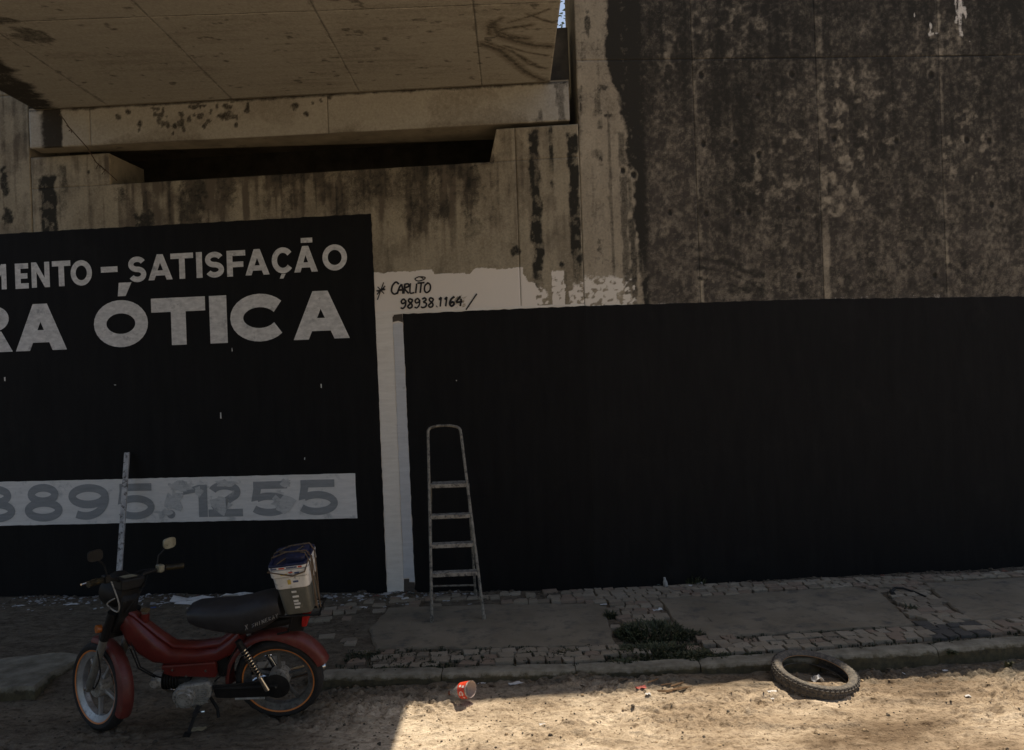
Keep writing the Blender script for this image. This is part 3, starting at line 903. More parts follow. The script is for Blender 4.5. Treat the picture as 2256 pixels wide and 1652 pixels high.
for ch, s0, s1 in (('M', -5.76, -5.628), ('M', -5.90, -5.633)[:0] or ('E', -5.537, -5.398), ('N', -5.367, -5.18), ('T', -5.153, -4.963), ('O', -4.963, -4.745)):
    if ch == 'M': s0 = -5.88
    place_glyph('letter', glyph(ch, s1 - s0, 0.247, 0.052), s0, 3.02 + jz(), M_LETTER, pnl)
place_glyph('letter', glyph('-', 0.17, 0.055, 0.05), -4.654, 3.134, M_LETTER, pnl)
for ch, s0, s1, zb in (('S', -4.374, -4.195, 3.026), ('A', -4.175, -3.931, 3.037), ('T', -3.947, -3.72, 3.037), ('I', -3.691, -3.632, 3.038), ('S', -3.602, -3.417, 3.034), ('F', -3.387, -3.202, 3.036),
                       ('A', -3.207, -2.969, 3.039), ('C', -2.944, -2.738, 3.043), ('A', -2.728, -2.498, 3.045), ('O', -2.45, -2.212, 3.046)):
    place_glyph('letter', glyph(ch, s1 - s0, 0.247, 0.052), s0, zb, M_LETTER, pnl)
place_glyph('letter', glyph('cedilla', 0.06, 0.045, 0.05), -2.872, 2.994, M_LETTER, pnl)
place_glyph('letter', glyph('-', 0.112, 0.046, 0.05), -2.654, 3.322, M_LETTER, pnl)
for ch, s0, s1 in (('R', -6.06, -5.588), ('A', -5.557, -5.028), ('O', -4.744, -4.195), ('T', -4.158, -3.618), ('I', -3.577, -3.405), ('C', -3.373, -2.825), ('A', -2.757, -2.213)):
    t = 0.15 if ch != 'T' else 0.135
    place_glyph('letter', glyph(ch, s1 - s0, 0.455, t if ch not in 'OCA' else 0.128), s0, 2.405, M_LETTER, pnl)
place_glyph('letter', glyph('acute', 0.144, 0.13, 0.05), -4.491, 2.898, M_LETTER, pnl)

num = sheet('number_strip', abut, [(-7.5, 0.700), (-2.203, 0.704), (-2.211, 1.127), (-7.5, 1.134)], M_NUMW, y=-0.0075, j=0.002)
num['label'] = 'off white painted strip with a faded grey phone number'
# later touch-ups smeared over the middle digits
for cx, cz, rx, rz in ((-3.99, .90, .10, .13), (-4.10, .79, .09, .05), (-3.93, 1.04, .12, .05), (-3.52, .86, .10, .09), (-3.47, 1.06, .12, .035), (-2.93, .86, .13, .09), (-2.88, 1.05, .06, .04), (-3.75, .99, .05, .06)):
    sheet('touch_up_patch', num, [(cx + rx * random.uniform(.45, 1.25) * math.cos(R(t)), cz + rz * random.uniform(.45, 1.2) * math.sin(R(t))) for t in range(0, 360, 20)], M_PATCH, y=-0.0115, j=0.010, th=0.0006)
for ch, s0, s1, zb, h in (('8', -6.03, -5.622, .745, .335), ('8', -5.524, -5.133, .745, .342), ('9', -5.068, -4.655, .742, .347), ('5', -4.574, -4.19, .738, .345), ('.', -4.066, -3.996, .745, .066), ('1', -3.903, -3.60, .745, .31),
                          ('2', -3.656, -3.315, .745, .335), ('5', -3.237, -2.841, .744, .328), ('5', -2.773, -2.381, .744, .332)):
    place_glyph('digit', glyph(ch, s1 - s0, h, 0.076 if ch != '.' else .05), s0, zb, M_NUMG, num, y=-0.0098 if ch != '8' else -0.0098)

# the sign painter's brushed signature: strokes in the local frame of a text line
def brush(pts, parent, wd, s, z, sc, slant=0.12):
    g = Glyph(1, 1, wd)
    g.rib([(p[0] * sc + slant * p[1] * sc, p[1] * sc) for p in pts], wd)
    return g


def brush_text(strokes, s, z, sc, wd, name):
    g = Glyph(1, 1, wd)
    for st in strokes:
        p = [Vector((a, b, 0)) for a, b in st]
        pts = []
        for i in range(len(p) - 1):        # Catmull-Rom
            p0, p1, p2, p3 = p[max(i - 1, 0)], p[i], p[i + 1], p[min(i + 2, len(p) - 1)]
            for k in range(5):
                t = k / 5
                q = 0.5 * ((2 * p1) + (-p0 + p2) * t + (2 * p0 - 5 * p1 + 4 * p2 - p3) * t * t + (-p0 + 3 * p1 - 3 * p2 + p3) * t ** 3)
                pts.append((q.x, q.y))
        pts.append((p[-1].x, p[-1].y))
        g.rib([(x * sc + 0.12 * y * sc, y * sc) for x, y in pts], wd * random.uniform(.85, 1.15))
    o = place_glyph(name, g, s, z, M_BRUSH, abut, y=-0.0062)
    return o


D1 = {'C': [[(.62, .82), (.35, 1), (.08, .7), (.05, .25), (.3, 0), (.6, .12)]],
      'A': [[(0, 0), (.12, .5), (.3, .8)], [(.3, .8), (.42, .4), (.48, 0)], [(.1, .32), (.45, .32)]],
      'R': [[(.05, 0), (.08, .8)], [(.05, .78), (.35, .8), (.42, .6), (.1, .42), (.48, 0)]],
      'L': [[(.05, .85), (.05, .3), (.12, .02), (.45, .05)]],
      'I': [[(.1, 0), (.12, .8)]], 'T': [[(-.1, .82), (.5, .85)], [(.2, 0), (.22, .82)]],
      'O': [[(.3, .8), (.06, .6), (.05, .2), (.25, 0), (.5, .2), (.5, .6), (.3, .8), (.2, .78)]],
      '9': [[(.45, .75), (.25, .95), (.02, .75), (.15, .5), (.45, .62), (.48, .8)], [(.48, .8), (.48, .3), (.25, 0), (0, .1)]],
      '8': [[(.4, .85), (.15, .95), (.05, .72), (.4, .4), (.45, .12), (.2, 0), (.02, .2), (.3, .5), (.45, .75), (.35, .92)]],
      '3': [[(.02, .85), (.25, .97), (.42, .78), (.15, .55)], [(.15, .55), (.48, .4), (.42, .08), (.1, 0), (-.02, .12)]],
      '.': [[(.1, 0), (.16, .06)]], '1': [[(.0, .7), (.22, .95)], [(.22, .95), (.18, 0)]],
      '6': [[(.45, .95), (.12, .7), (.02, .25), (.22, 0), (.45, .2), (.3, .42), (.08, .3)]],
      '4': [[(.35, .95), (.0, .4), (.6, .42)], [(.45, .7), (.42, -.05)]]}


def line(txt, s0, z0, sc, adv, wd, name):
    s = s0
    for c in txt:
        brush_text(D1[c], s, z0, sc, wd, name)
        s += adv.get(c, adv['*'])


line('CARLITO', -1.806, 2.798, 0.112, {'C': .062, 'I': .032, 'L': .052, '*': .056}, 0.0165, 'brushed_letter')
line('98938', -1.718, 2.660, 0.092, {'*': .066}, 0.0165, 'brushed_letter')
line('.1164', -1.386, 2.662, 0.092, {'.': .028, '1': .052, '*': .064}, 0.0175, 'brushed_letter')
brush_text([[(0, 0), (.9, 1.45)]], -1.10, 2.622, 0.1, 0.013, 'brushed_letter')
brush_text([[(.8, .3), (.4, .5), (.0, .3), (.35, .1), (.85, .22), (.95, .42), (.5, .5)]], -1.575, 2.900, 0.1, 0.011, 'brushed_letter')
brush_text([[(-.5, .0), (.5, .1)], [(-.4, -.4), (.45, .5)], [(-.4, .45), (.4, -.35)], [(.25, .9), (-.3, -1.0)], [(-.35, -.1), (.4, .25)]], -1.900, 2.836, 0.085, 0.011, 'brushed_star')

# ------------------------------------------------------------------ bridge deck
deck = empty('bridge_deck', (-2.0, 7.4, 4.33))
tag(deck, 'concrete bridge deck overhead with board-marked soffit and end beam', 'bridge')
DZ = Matrix.Translation((2.0, -7.4, -4.33))
DX0, DX1 = -4.47, 0.452


def beam_y(x): return 7.36 + (0.62 - x) * 0.05


SWIRL = [([(1105, 40), (1075, 58), (1078, 75), (1120, 62), (1170, 55)], .012), ([(1085, 52), (1100, 78), (1140, 92), (1180, 100), (1215, 102)], .022), ([(1062, 96), (1100, 110), (1130, 135), (1160, 160), (1195, 176)], .02),
         ([(1070, 92), (1110, 105), (1150, 125), (1190, 150)], .009), ([(1095, 70), (1130, 80), (1160, 85)], .02), ([(1140, 120), (1165, 140), (1200, 150)], .012), ([(1160, 30), (1200, 45), (1218, 50)], .008), ([(1120, 50), (1170, 35), (1210, 20)], .007), ([(1110, 100), (1160, 115), (1205, 122)], .008)]
SWP = [([hz(x, y, 4.7)[:2] for x, y in pts], w) for pts, w in SWIRL]
DK = [(hz(72, 80, 4.7)[0], hz(72, 80, 4.7)[1], .17, .17), (hz(8, 45, 4.7)[0], hz(8, 45, 4.7)[1], .12, .06)]


def mask_soff(Xw, Yw):
    gr = fbm(Xw * 1.3, Yw * 26, 110, 4)                  # board grain
    n1 = fbm(Xw * 1.5, Yw * 1.8, 111, 4)
    fl = fbm(Xw * 18, Yw * 40, 112, 3)
    r = 0.55 * sst(0.70, 0.80, fbm(Xw * 11, Yw * 17, 113, 3)) + 0.06 * sst(0.55, 0.7, gr)
    g = 0.16 * sst(0.45, 0.75, gr) * sst(0.35, 0.6, n1) + 0.25 * sst(.48, .7, n1)
    for pts, w in SWP:
        d = polydist(Xw, Yw, pts) + 0.02 * (fbm(Xw * 9, Yw * 20, 114, 3) - .5)
        r = np.maximum(r, 0.66 * (1 - sst(w * 0.1, w * 2.0, d + .02 * (fl - .5))) * (0.6 + 0.6 * fl)); g = np.maximum(g, 0.62 * (1 - sst(w, w * 5, d)))
    for jx in (-3.75, -2.55, -1.335, -0.185):
        r = np.maximum(r, 0.46 * (1 - sst(.002, .026, np.abs(Xw - jx) + .05 * (fbm(Xw * 3, Yw * 7 + jx, 118, 4) - .42))))
    r = np.maximum(r, 0.46 * (1 - sst(.002, .024, np.abs(Yw - 5.80) + .05 * (fbm(Xw * 6, Yw * 2, 119, 4) - .42))))
    r = np.maximum(r, 0.62 * spots(Xw, Yw, DK, 0.5, 115))
    # wet, mossy outer edge on the left
    e = sst(0, 0.14, -4.20 - Xw + 0.22 * (7.6 - Yw) + 0.20 * (fbm(Xw * 2, Yw * 9, 116, 4) - .5))
    r = np.maximum(r, 1.05 * e * (0.55 + 0.6 * fbm(Xw * 2, Yw * 18, 117, 4)))
    r = r + 0.25 * sst(0.3, 0.44, Xw) * sst(.45, .6, fl)
    return r, g, np.zeros(Xw.shape)


MB(DZ).box((DX0, -9.5, 4.715), (DX1, 9.7, 5.55)).build('deck_slab', M_PLAIN, deck)
for sgn, xx in ((-1, DX0), (1, DX1)):
    MB(DZ).box((xx - (0.0 if sgn < 0 else 0.2), -9.5, 5.552), (xx + (0.2 if sgn < 0 else 0.0), 9.7, 6.3)).build('parapet', M_PLAIN, deck)
JX = [DX0, -3.75, -2.55, -1.335, -0.185, DX1]
JY = [4.55, 5.80, 7.46]
for i in range(5):
    for k in range(2):
        xa = np.linspace(JX[i] + .0015, JX[i + 1] - .0015, int((JX[i + 1] - JX[i]) / .016) + 2)
        ya = np.linspace(JY[k] + .0015, JY[k + 1] - .0015, int((JY[k + 1] - JY[k]) / .016) + 2)
        X, Y = np.meshgrid(xa, ya)
        if k == 1: Y = 5.8015 + (Y - 5.8015) * (beam_y(X) + 0.0 - 5.8015) / (JY[2] - .0015 - 5.8015)
        Z = 4.7 + 0.0016 * (fbm(X * 1.5, Y * 22, 120, 3) - .5) + 0.004 * (fbm(X * 3, Y * 3, 121, 2) - .5)
        mk = mask_soff(X, Y)
        Zp = np.pad(Z, 1, mode='edge'); Zp[0] += .018; Zp[-1] += .018; Zp[:, 0] += .018; Zp[:, -1] += .018
        me = grid_mesh('soffit_panel', np.pad(X, 1, mode='edge') + 2.0, np.pad(Y, 1, mode='edge') - 7.4, Zp - 4.33, [np.pad(q, 1, mode='edge') for q in mk])
        me.materials.append(M_SOFF)
        link(bpy.data.objects.new('soffit_panel', me), deck)

# end beam under the deck end, in three casts
SP = [(x, y, r1, r2) for x, y, r1, r2 in
      [(random.gauss(-2.95, .38), 4.33 + random.triangular(.06, .37, .33), random.uniform(.012, .045), random.uniform(.015, .05)) for _ in range(46)]]
SP += [(-1.95, 4.60, .05, .04), (-1.78, 4.62, .02, .02), (-1.7, 4.64, .025, .03), (-1.62, 4.66, .03, .03), (-1.85, 4.52, .03, .03), (-2.6, 4.55, .09, .05), (-3.05, 4.5, .06, .05)]


def mask_beam(Xw, Zw):
    n1 = fbm(Xw * 2, Zw * 3, 130, 4)
    r = 0.72 * spots(Xw, Zw, SP, 0.6, 131)
    r = np.maximum(r, 0.75 * sst(4.655, 4.69, Zw + 0.03 * (fbm(Xw * 12, Zw * 4, 132, 3) - .5)))
    r = np.maximum(r, 0.95 * (1 - sst(-4.22, -4.19, Xw + 0.03 * (fbm(Xw * 3, Zw * 12, 133, 3) - .5))) * sst(-4.46, -4.36, Xw + 0.1 * (fbm(Xw * 5, Zw * 9, 134, 3) - .5)))
    r = np.maximum(r, 0.55 * sst(.2, .34, Xw) * sst(.45, .6, fbm(Xw * 20, Zw * 5, 135, 3)))
    g = 0.4 * sst(.5, .7, n1) + 0.25 * (1 - sst(4.33, 4.40, Zw))
    return r, g, 0.0 * r


BX = [DX0 - 0.06, -3.93, -1.64, 0.62]
for i in range(3):
    xa = np.linspace(BX[i] + .003, BX[i + 1] - .003, int((BX[i + 1] - BX[i]) / .014))
    za = np.linspace(4.335, 4.694, 27)
    X, Z = np.meshgrid(xa, za)
    Y = beam_y(X) + 0.003 * (fbm(X * 7, Z * 7, 136, 3) - .5)
    Yp = np.pad(Y, 1, mode='edge'); Yp[0] += .03; Yp[-1] += .03; Yp[:, 0] += .015; Yp[:, -1] += .015
    me = grid_mesh('beam_face', np.pad(X, 1, mode='edge') + 2.0, Yp - 7.4, np.pad(Z, 1, mode='edge') - 4.33, [np.pad(q, 1, mode='edge') for q in mask_beam(X, Z)])
    me.materials.append(M_SOFF)
    link(bpy.data.objects.new('beam_face', me), deck)
y0, y1 = beam_y(BX[0]) + .008, beam_y(BX[3]) + .008
MB(DZ).add([(BX[0], y0, 4.34), (BX[3], y1, 4.34), (BX[3], y1 + .55, 4.34), (BX[0], y0 + .2, 4.34), (BX[0], y0, 4.712), (BX[3], y1, 4.712), (BX[3], y1 + .55, 4.712), (BX[0], y0 + .2, 4.712)],
           [(3, 2, 1, 0), (4, 5, 6, 7), (0, 1, 5, 4), (1, 2, 6, 5), (2, 3, 7, 6), (3, 0, 4, 7)]).build('end_beam', M_PLAIN, deck)
MB(DZ).box((-4.6, 8.3, 4.72), (DX0 - .02, 9.72, 4.95)).build('approach_slab', M_PLAIN, deck)  # unseen top cover, added to keep light out of the recess
MB(DZ).box((DX1 + .02, 8.0, 4.72), (0.73, 9.72, 4.95)).build('approach_slab', M_PLAIN, deck)
# stub walls on the beam outside the deck edge
o = MB(DZ).box((DX1 + .012, 7.52, 4.715), (0.645, 7.72, 5.255), jit=.006).build('beam_upstand', M_STAINSHADE, deck)
o = MB(DZ).box((-4.62, 7.80, 4.715), (DX0 - .012, 7.95, 5.255), jit=.006).build('beam_upstand', M_STAINSHADE, deck)

# far abutment and embankments that carry the road, unseen; added also to block light
far = MB().box((-7, -10.6, -0.3), (3.2, -9.55, 4.68)).build('abutment_wall', M_PLAIN)
tag(far, 'plain concrete abutment wall on the far side of the street', 'wall')
emb = MB().box((0.74, 8.02, -0.4), (60, 60, 4.95)).box((-60, 8.42, -0.4), (-4.6, 60, 4.951)).box((-4.598, 9.75, -0.4), (0.738, 60, 4.952)).build('embankment', M_PLAIN)
emb.data.materials.clear(); emb.data.materials.append(mottle('embankment_soil', (0.10, 0.09, 0.05), (0.16, 0.14, 0.08), 2, 0.95))
tag(emb, 'unseen earth embankment added behind the walls to block light', kind='structure')

# ------------------------------------------------------------------ metals and small-object materials
M_RED = mottle('red_bodywork', (0.10, 0.013, 0.0105), (0.145, 0.020, 0.0155), 9, 0.36, dirt=(0.10, 0.04, 0.028), dirtthr=(0.56, 0.78), bumps=0.05)
M_REDD = mottle('dull_red_fender', (0.105, 0.018, 0.014), (0.15, 0.029, 0.022), 12, 0.5, dirt=(0.13, 0.07, 0.05), dirtthr=(0.54, 0.75), bumps=0.05)
M_SEAT = mottle('black_vinyl', (0.016, 0.016, 0.018), (0.028, 0.028, 0.031), 20, 0.5, bumps=0.25, bscale=180)
M_RUB = mottle('tyre_rubber', (0.012, 0.0115, 0.011), (0.024, 0.022, 0.02), 25, 0.85, dirt=(0.06, 0.05, 0.038), dirtthr=(0.6, 0.8))
M_RIM = mottle('cast_alloy', (0.36, 0.36, 0.36), (0.52, 0.52, 0.51), 16, 0.45, metal=0.6, dirt=(0.16, 0.14, 0.11), dirtthr=(0.55, 0.75), bumps=0.1)
M_RIMD = mottle('grimy_alloy', (0.10, 0.098, 0.092), (0.19, 0.185, 0.17), 16, 0.55, metal=0.4, dirt=(0.05, 0.045, 0.036), dirtthr=(0.5, 0.7), bumps=0.1)
M_ALU = mottle('engine_alloy', (0.30, 0.285, 0.25), (0.44, 0.42, 0.375), 22, 0.42, metal=0.25, dirt=(0.05, 0.045, 0.036), dirtthr=(0.52, 0.7), bumps=0.2)
M_FORK = mottle('fork_grey', (0.15, 0.145, 0.125), (0.23, 0.22, 0.19), 12, 0.5, metal=0.3, dirt=(0.08, 0.07, 0.055))
M_BLK = mottle('black_metal', (0.008, 0.008, 0.008), (0.018, 0.017, 0.016), 15, 0.55, spec=0.25, dirt=(0.04, 0.034, 0.027), dirtthr=(0.6, 0.8))
M_CHR = mottle('chrome', (0.62, 0.61, 0.58), (0.75, 0.74, 0.71), 14, 0.18, metal=1.0, bumps=0.03)
M_ORG = mottle('orange_stripe', (0.62, 0.20, 0.045), (0.75, 0.27, 0.07), 10, 0.5, bumps=0)
M_IND = mottle('orange_lens', (0.36, 0.10, 0.02), (0.44, 0.14, 0.03), 10, 0.25, bumps=0)
M_GLS = mottle('lamp_glass', (0.30, 0.31, 0.30), (0.40, 0.41, 0.40), 10, 0.12, bumps=0)
M_MIR = mottle('mirror_back', (0.20, 0.18, 0.12), (0.36, 0.33, 0.23), 20, 0.35, dirt=(0.10, 0.09, 0.06), bumps=0.1)
M_GRIPGLARE = mottle('grip_glare', (0.012, 0.011, 0.008), (0.07, 0.052, 0.02), 14, 0.5, spec=0.3)  # yellow patches are glare put into the grip colour
M_TAIL = mottle('tail_lens', (0.24, 0.010, 0.010), (0.33, 0.016, 0.014), 10, 0.2, bumps=0)
M_GREYTXT = mottle('grey_print', (0.20, 0.20, 0.20), (0.30, 0.30, 0.29), 40, 0.6, bumps=0)

# ------------------------------------------------------------------ moped
YAW, LEAN = R(1.8), R(14)
fwd = Vector((-math.cos(YAW), -math.sin(YAW), 0))
sid = Vector((math.sin(YAW), -math.cos(YAW), 0))
upv = Vector((0, 0, 1)) * math.cos(LEAN) + sid * math.sin(LEAN)
lef = upv.cross(fwd)
bike = empty('motorcycle')
bm_ = Matrix.Identity(4)
for i, c in enumerate((fwd, lef, upv)):
    for k in range(3): bm_[k][i] = c[k]
bm_.translation = Vector((-1.535, 5.03, gzf(-1.535, 5.03) - 0.004))
bike.matrix_world = bm_
tag(bike, 'small red moped with black seat parked on the sand before the sign', 'motorcycle')

AX_R, AX_F = Vector((-0.02, 0, 0.270)), Vector((1.115, 0, 0.272))
st_d = Vector((-0.25, 0, 0.59)).normalized()
STEER = Matrix.Translation((-0.038, 0, 0)) @ Matrix.Translation(AX_F) @ Matrix.Rotation(R(-38), 4, st_d) @ Matrix.Translation(-AX_F)


def wheel(T, rear):
    prof = [(0.214, -.030), (0.222, -.040), (0.228, -.044), (0.245, -.046), (0.260, -.036), (0.2685, -.020), (0.271, 0), (0.2685, .020), (0.260, .036), (0.245, .046), (0.228, .044), (0.222, .040), (0.214, .030)]
    rim = MB(T).lathe([(0.214, .037), (0.222, .041), (0.224, .036), (0.214, .030), (0.196, .022), (0.188, .010), (0.188, -.010), (0.196, -.022), (0.214, -.030), (0.224, -.036), (0.222, -.041), (0.214, -.037), (0.180, -.018), (0.176, 0), (0.180, .018)], 56, closed=True).build('wheel', M_RIMD if rear else M_RIM, bike, smooth=True)
    rim['label'] = 'rear wheel' if rear else 'front wheel, turned away to the right'
    MB(T).lathe(prof, 84, mod=lambda k, i: (-0.004 if (k % 3 == 0 and 4 <= i <= 8) else 0)).build('tyre', M_RUB, rim, smooth=True)
    for y in (.0400, -.0400):
        MB(T).lathe([(0.2130, y), (0.2215, y + .0035 * (1 if y > 0 else -1))], 72).build('rim_stripe', M_ORG, rim)
    for k in range(5):
        a = 2 * math.pi * k / 5 + (0.35 if rear else 0.9)
        A = Matrix.Rotation(-a, 4, 'Y')
        MB(T @ A).loft([[(0.04, -.018, -.015), (0.04, .018, -.015), (0.04, .018, .015), (0.04, -.018, .015)], [(0.10, -.012, -.009), (0.10, .012, -.009), (0.10, .012, .009), (0.10, -.012, .009)], [(0.182, -.011, -.010), (0.182, .011, -.010), (0.182, .011, .010), (0.182, -.011, .010)]]).build('spoke', M_RIMD if rear else M_RIM, rim, bevel=.003)
    MB(T).lathe([(0.001, .055), (0.02, .055), (0.024, .045), (0.062, .040), (0.066, .030), (0.066, -.030), (0.062, -.040), (0.02, -.05), (0.001, -.05)], 32).build('hub', M_ALU, rim, smooth=True)
    MB(T).tube([(0, -.10, 0), (0, .105, 0)], .008).build('axle', M_CHR, rim)
    return rim


wheel(Matrix.Translation(AX_R), True)
wheel(STEER @ Matrix.Translation(AX_F), False)


def fender(name, T, r, hw, a0, a1, mat, skirt=lambda t: .03, n=26):
    rings = []
    for k in range(n + 1):
        t = k / n; a = R(a0 + (a1 - a0) * t)
        sk = skirt(t); w = hw
        sec = [(r - sk, -w), (r - .012, -w), (r + .004, -w * .82), (r + .012, -w * .4), (r + .014, 0), (r + .012, w * .4), (r + .004, w * .82), (r - .012, w), (r - sk, w),
               (r - sk, w - .004), (r - .014, w - .005), (r, w * .7), (r + .008, 0), (r, -w * .7), (r - .014, -w + .005), (r - sk, -w + .004)]
        rings.append([(q[0] * math.cos(a), q[1], q[0] * math.sin(a)) for q in sec])
    return MB(T).loft(rings).build(name, mat, bike, smooth=True)


fender('fender', Matrix.Translation(AX_R), 0.318, 0.055, -10, 160, M_REDD, lambda t: 0.022 + 0.028 * float(sst(.5, .75, t)))
ff = fender('fender', STEER @ Matrix.Translation(AX_F), 0.289, 0.043, 78, 206, M_REDD, lambda t: 0.022 + 0.03 * float(sst(.4, .75, t)))


def superell(c, hx_axis, hy_axis, n=16, p=2.6):
    out = []
    for k in range(n):
        a = 2 * math.pi * k / n
        ca, sa = math.cos(a), math.sin(a)
        out.append(tuple(c + hx_axis * (abs(ca) ** (2 / p) * (1 if ca > 0 else -1)) + hy_axis * (abs(sa) ** (2 / p) * (1 if sa > 0 else -1))))
    return out


def stations(lst, p=2.6, n=16):
    rings = []
    for (tu, tv), (bu, bv), w in lst:
        T_, B_ = Vector((tu, 0, tv)), Vector((bu, 0, bv))
        rings.append(superell((T_ + B_) / 2, (T_ - B_) / 2, Vector((0, w, 0)), n, p))
    return rings


body = MB().loft(stations([((.872, .79), (.900, .72), .024), ((.862, .785), (.900, .67), .042), ((.80, .742), (.862, .575), .062), ((.74, .675), (.795, .49), .076), ((.676, .600), (.715, .435), .082),
                           ((.60, .528), (.63, .425), .082), ((.45, .508), (.45, .420), .076), ((.33, .518), (.32, .425), .068), ((.25, .57), (.22, .47), .054), ((.20, .62), (.16, .53), .042)], 2.8, 20)).build('body_shell', M_RED, bike, smooth=True)
MB().loft(stations([((.86, .802), (.86, .77), .028), ((.80, .764), (.79, .72), .034), ((.676, .628), (.66, .58), .038), ((.59, .550), (.585, .51), .04), ((.45, .540), (.45, .50), .04), ((.31, .556), (.30, .51), .04), ((.22, .63), (.20, .58), .036)], 2.6, 14)).build('top_rail', M_RED, bike, smooth=True)
MB().prism([(.668, .43), (.66, .372), (.61, .352), (.352, .328), (.338, .345), (.335, .44)], -.072, .072).build('engine_cover', M_RED, bike, bevel=.012)
b_ = MB().tube([(.752, 0.0, .70), (.742, 0.0, .758)], .026, 14).build('fuel_neck', M_RED, bike, smooth=True)
MB().tube([(.742, 0, .757), (.740, 0, .770)], .028, 14).build('fuel_cap', M_CHR, b_, smooth=True)
MB().prism([(.842, .575), (.825, .567), (.800, .548), (.826, .556), (.835, .562)], .0690, .0705).build('badge', M_CHR, bike)

seat = MB().loft(stations([((.488, .760), (.485, .738), .025), ((.470, .785), (.462, .695), .078), ((.42, .802), (.42, .675), .096), ((.32, .806), (.31, .640), .110), ((.20, .808), (.19, .616), .112), ((.11, .824), (.10, .612), .110),
                           ((.04, .842), (.02, .645), .108), ((-.04, .854), (-.06, .700), .104), ((-.075, .850), (-.10, .715), .09)], 3.0, 20)).build('seat', M_SEAT, bike, smooth=True)
# printed name along the seat flank
ST = {'X': [[(0, 0), (.6, 1)], [(.6, 0), (0, 1)]], 'S': [[(.5, .9), (0, .8), (.5, .35), (0, .05)]], 'H': [[(0, 0), (0, 1)], [(.5, 0), (.5, 1)], [(0, .5), (.5, .5)]], 'I': [[(.2, 0), (.2, 1)]],
      'N': [[(0, 0), (0, 1)], [(0, 1), (.5, 0)], [(.5, 0), (.5, 1)]], 'E': [[(.5, 0), (0, 0), (0, 1), (.5, 1)], [(0, .5), (.4, .5)]], 'R': [[(0, 0), (0, 1), (.5, .8), (0, .5), (.5, 0)]],
      'A': [[(0, 0), (.25, 1), (.5, 0)], [(.1, .35), (.4, .35)]], 'Y': [[(0, 1), (.25, .5), (.5, 1)], [(.25, .5), (.25, 0)]]}
u0 = 0.118
for i, ch in enumerate('X SHINERAY'):
    if ch != ' ':
        mb = MB()
        for stt in ST[ch]:
            pts = []
            for a, b in stt:
                uu = u0 - i * 0.0205 - a * 0.024
                vv = 0.672 + (0.118 - uu) * 0.36 + b * (0.024 if i else .032)
                pts.append((uu, 0.1125 - max(0, (0.02 - uu)) * 0.09, vv))
            mb.tube(pts, 0.0018, 4)
        mb.build('seat_letter', M_GREYTXT, seat)

# suspension, swing arm, chain case
for sgn in (1, -1):
    w = sgn * .108
    sh = MB().tube([(.031, w, .255), (.075, w, .36)], [.017, .015], 12).build('shock_absorber', M_CHR, bike, smooth=True)
    MB().tube([(.073, w, .355), (.165, w, .585)], .010, 8).build('rod', M_BLK, sh)
    MB().tube([(.14, w, .52), (.172, w, .60)], .021, 10).build('cap', M_BLK, sh)
    hx = []
    for k in range(96):
        t = k / 95; c = Vector((.070, w, .348)).lerp(Vector((.150, w, .545)), t)
        a = t * 2 * math.pi * 10.5
        ax = Vector((.08, 0, .197)).normalized(); e1 = Vector((0, 1, 0)); e2 = ax.cross(e1)
        hx.append(c + (e1 * math.cos(a) + e2 * math.sin(a)) * .0205)
    MB().tube(hx, .0042, 5).build('spring', M_CHR, sh, smooth=True)
    MB().tube([(.36, sgn * .07, .262), (.15, sgn * .078, .262), (-.03, sgn * .085, .270)], .016, 8).build('swing_arm', M_BLK, bike, smooth=True)
MB().prism([(.37, .285), (.36, .20), (.30, .192), (.02, .190), (-.04, .205), (-.075, .235), (-.085, .275), (-.06, .315), (-.01, .34), (.03, .325), (.10, .295)], .072, .084).build('chain_case', M_BLK, bike, bevel=.006)
MB(Matrix.Translation((-0.018, .086, .262))).lathe([(.001, .008), (.03, .008), (.075, .003), (.082, 0.0)], 30).build('sprocket_cover', M_BLK, bike, smooth=True)
MB().tube([(.24, .085, .188), (.06, .088, .186)], .007, 6).build('chain', M_ALU, bike)

# engine
eng = MB(Matrix.Translation((.545, .062, .212)) @ Matrix.Rotation(0, 4, 'X')).lathe([(.001, .042), (.045, .044), (.050, .036), (.066, .034), (.074, .022), (.076, -.10), (.06, -.12), (.001, -.12)], 30).build('engine', M_ALU, bike, smooth=True)
MB().loft([[(.56, y, .29), (.40, y, .310), (.372, y, .285), (.385, y, .21), (.44, y, .150), (.55, y, .142)] for y in (-.05, .085)]).build('crankcase', M_ALU, eng, bevel=.012)
for k in range(7):
    MB().box((.405, .0862, .175 + k * .014), (.48 - abs(k - 3) * .004, .0915, .182 + k * .014)).build('case_rib', M_ALU, eng)
for k in range(6):
    MB(Matrix.Translation((.60 + k * .017, 0, .288)) @ Matrix.Rotation(R(90), 4, 'Z')).lathe([(.001, -.003), (.058, -.003), (.058, .003), (.001, .003)], 20).build('cooling_fin', M_BLK, eng)
MB().tube([(.52, 0, .28), (.70, 0, .290)], .045, 16).build('cylinder', M_BLK, eng, smooth=True)
MB().tube([(.69, 0, .29), (.74, 0, .292), (.757, 0, .293)], [.056, .056, .040], 18).build('cylinder_head', M_ALU, eng, smooth=True)
MB().tube([(.728, .03, .30), (.728, .064, .300)], .026, 14).build('valve_cover', M_ALU, eng, smooth=True)
MB().tube([(.60, .02, .32), (.59, .02, .40)], .022, 10).build('carburettor', M_BLK, eng, smooth=True)
MB().tube([(.72, -.02, .245), (.70, -.05, .18), (.60, -.09, .135), (.40, -.11, .130), (.20, -.12, .150)], .014, 10).build('exhaust_pipe', M_CHR, bike, smooth=True)
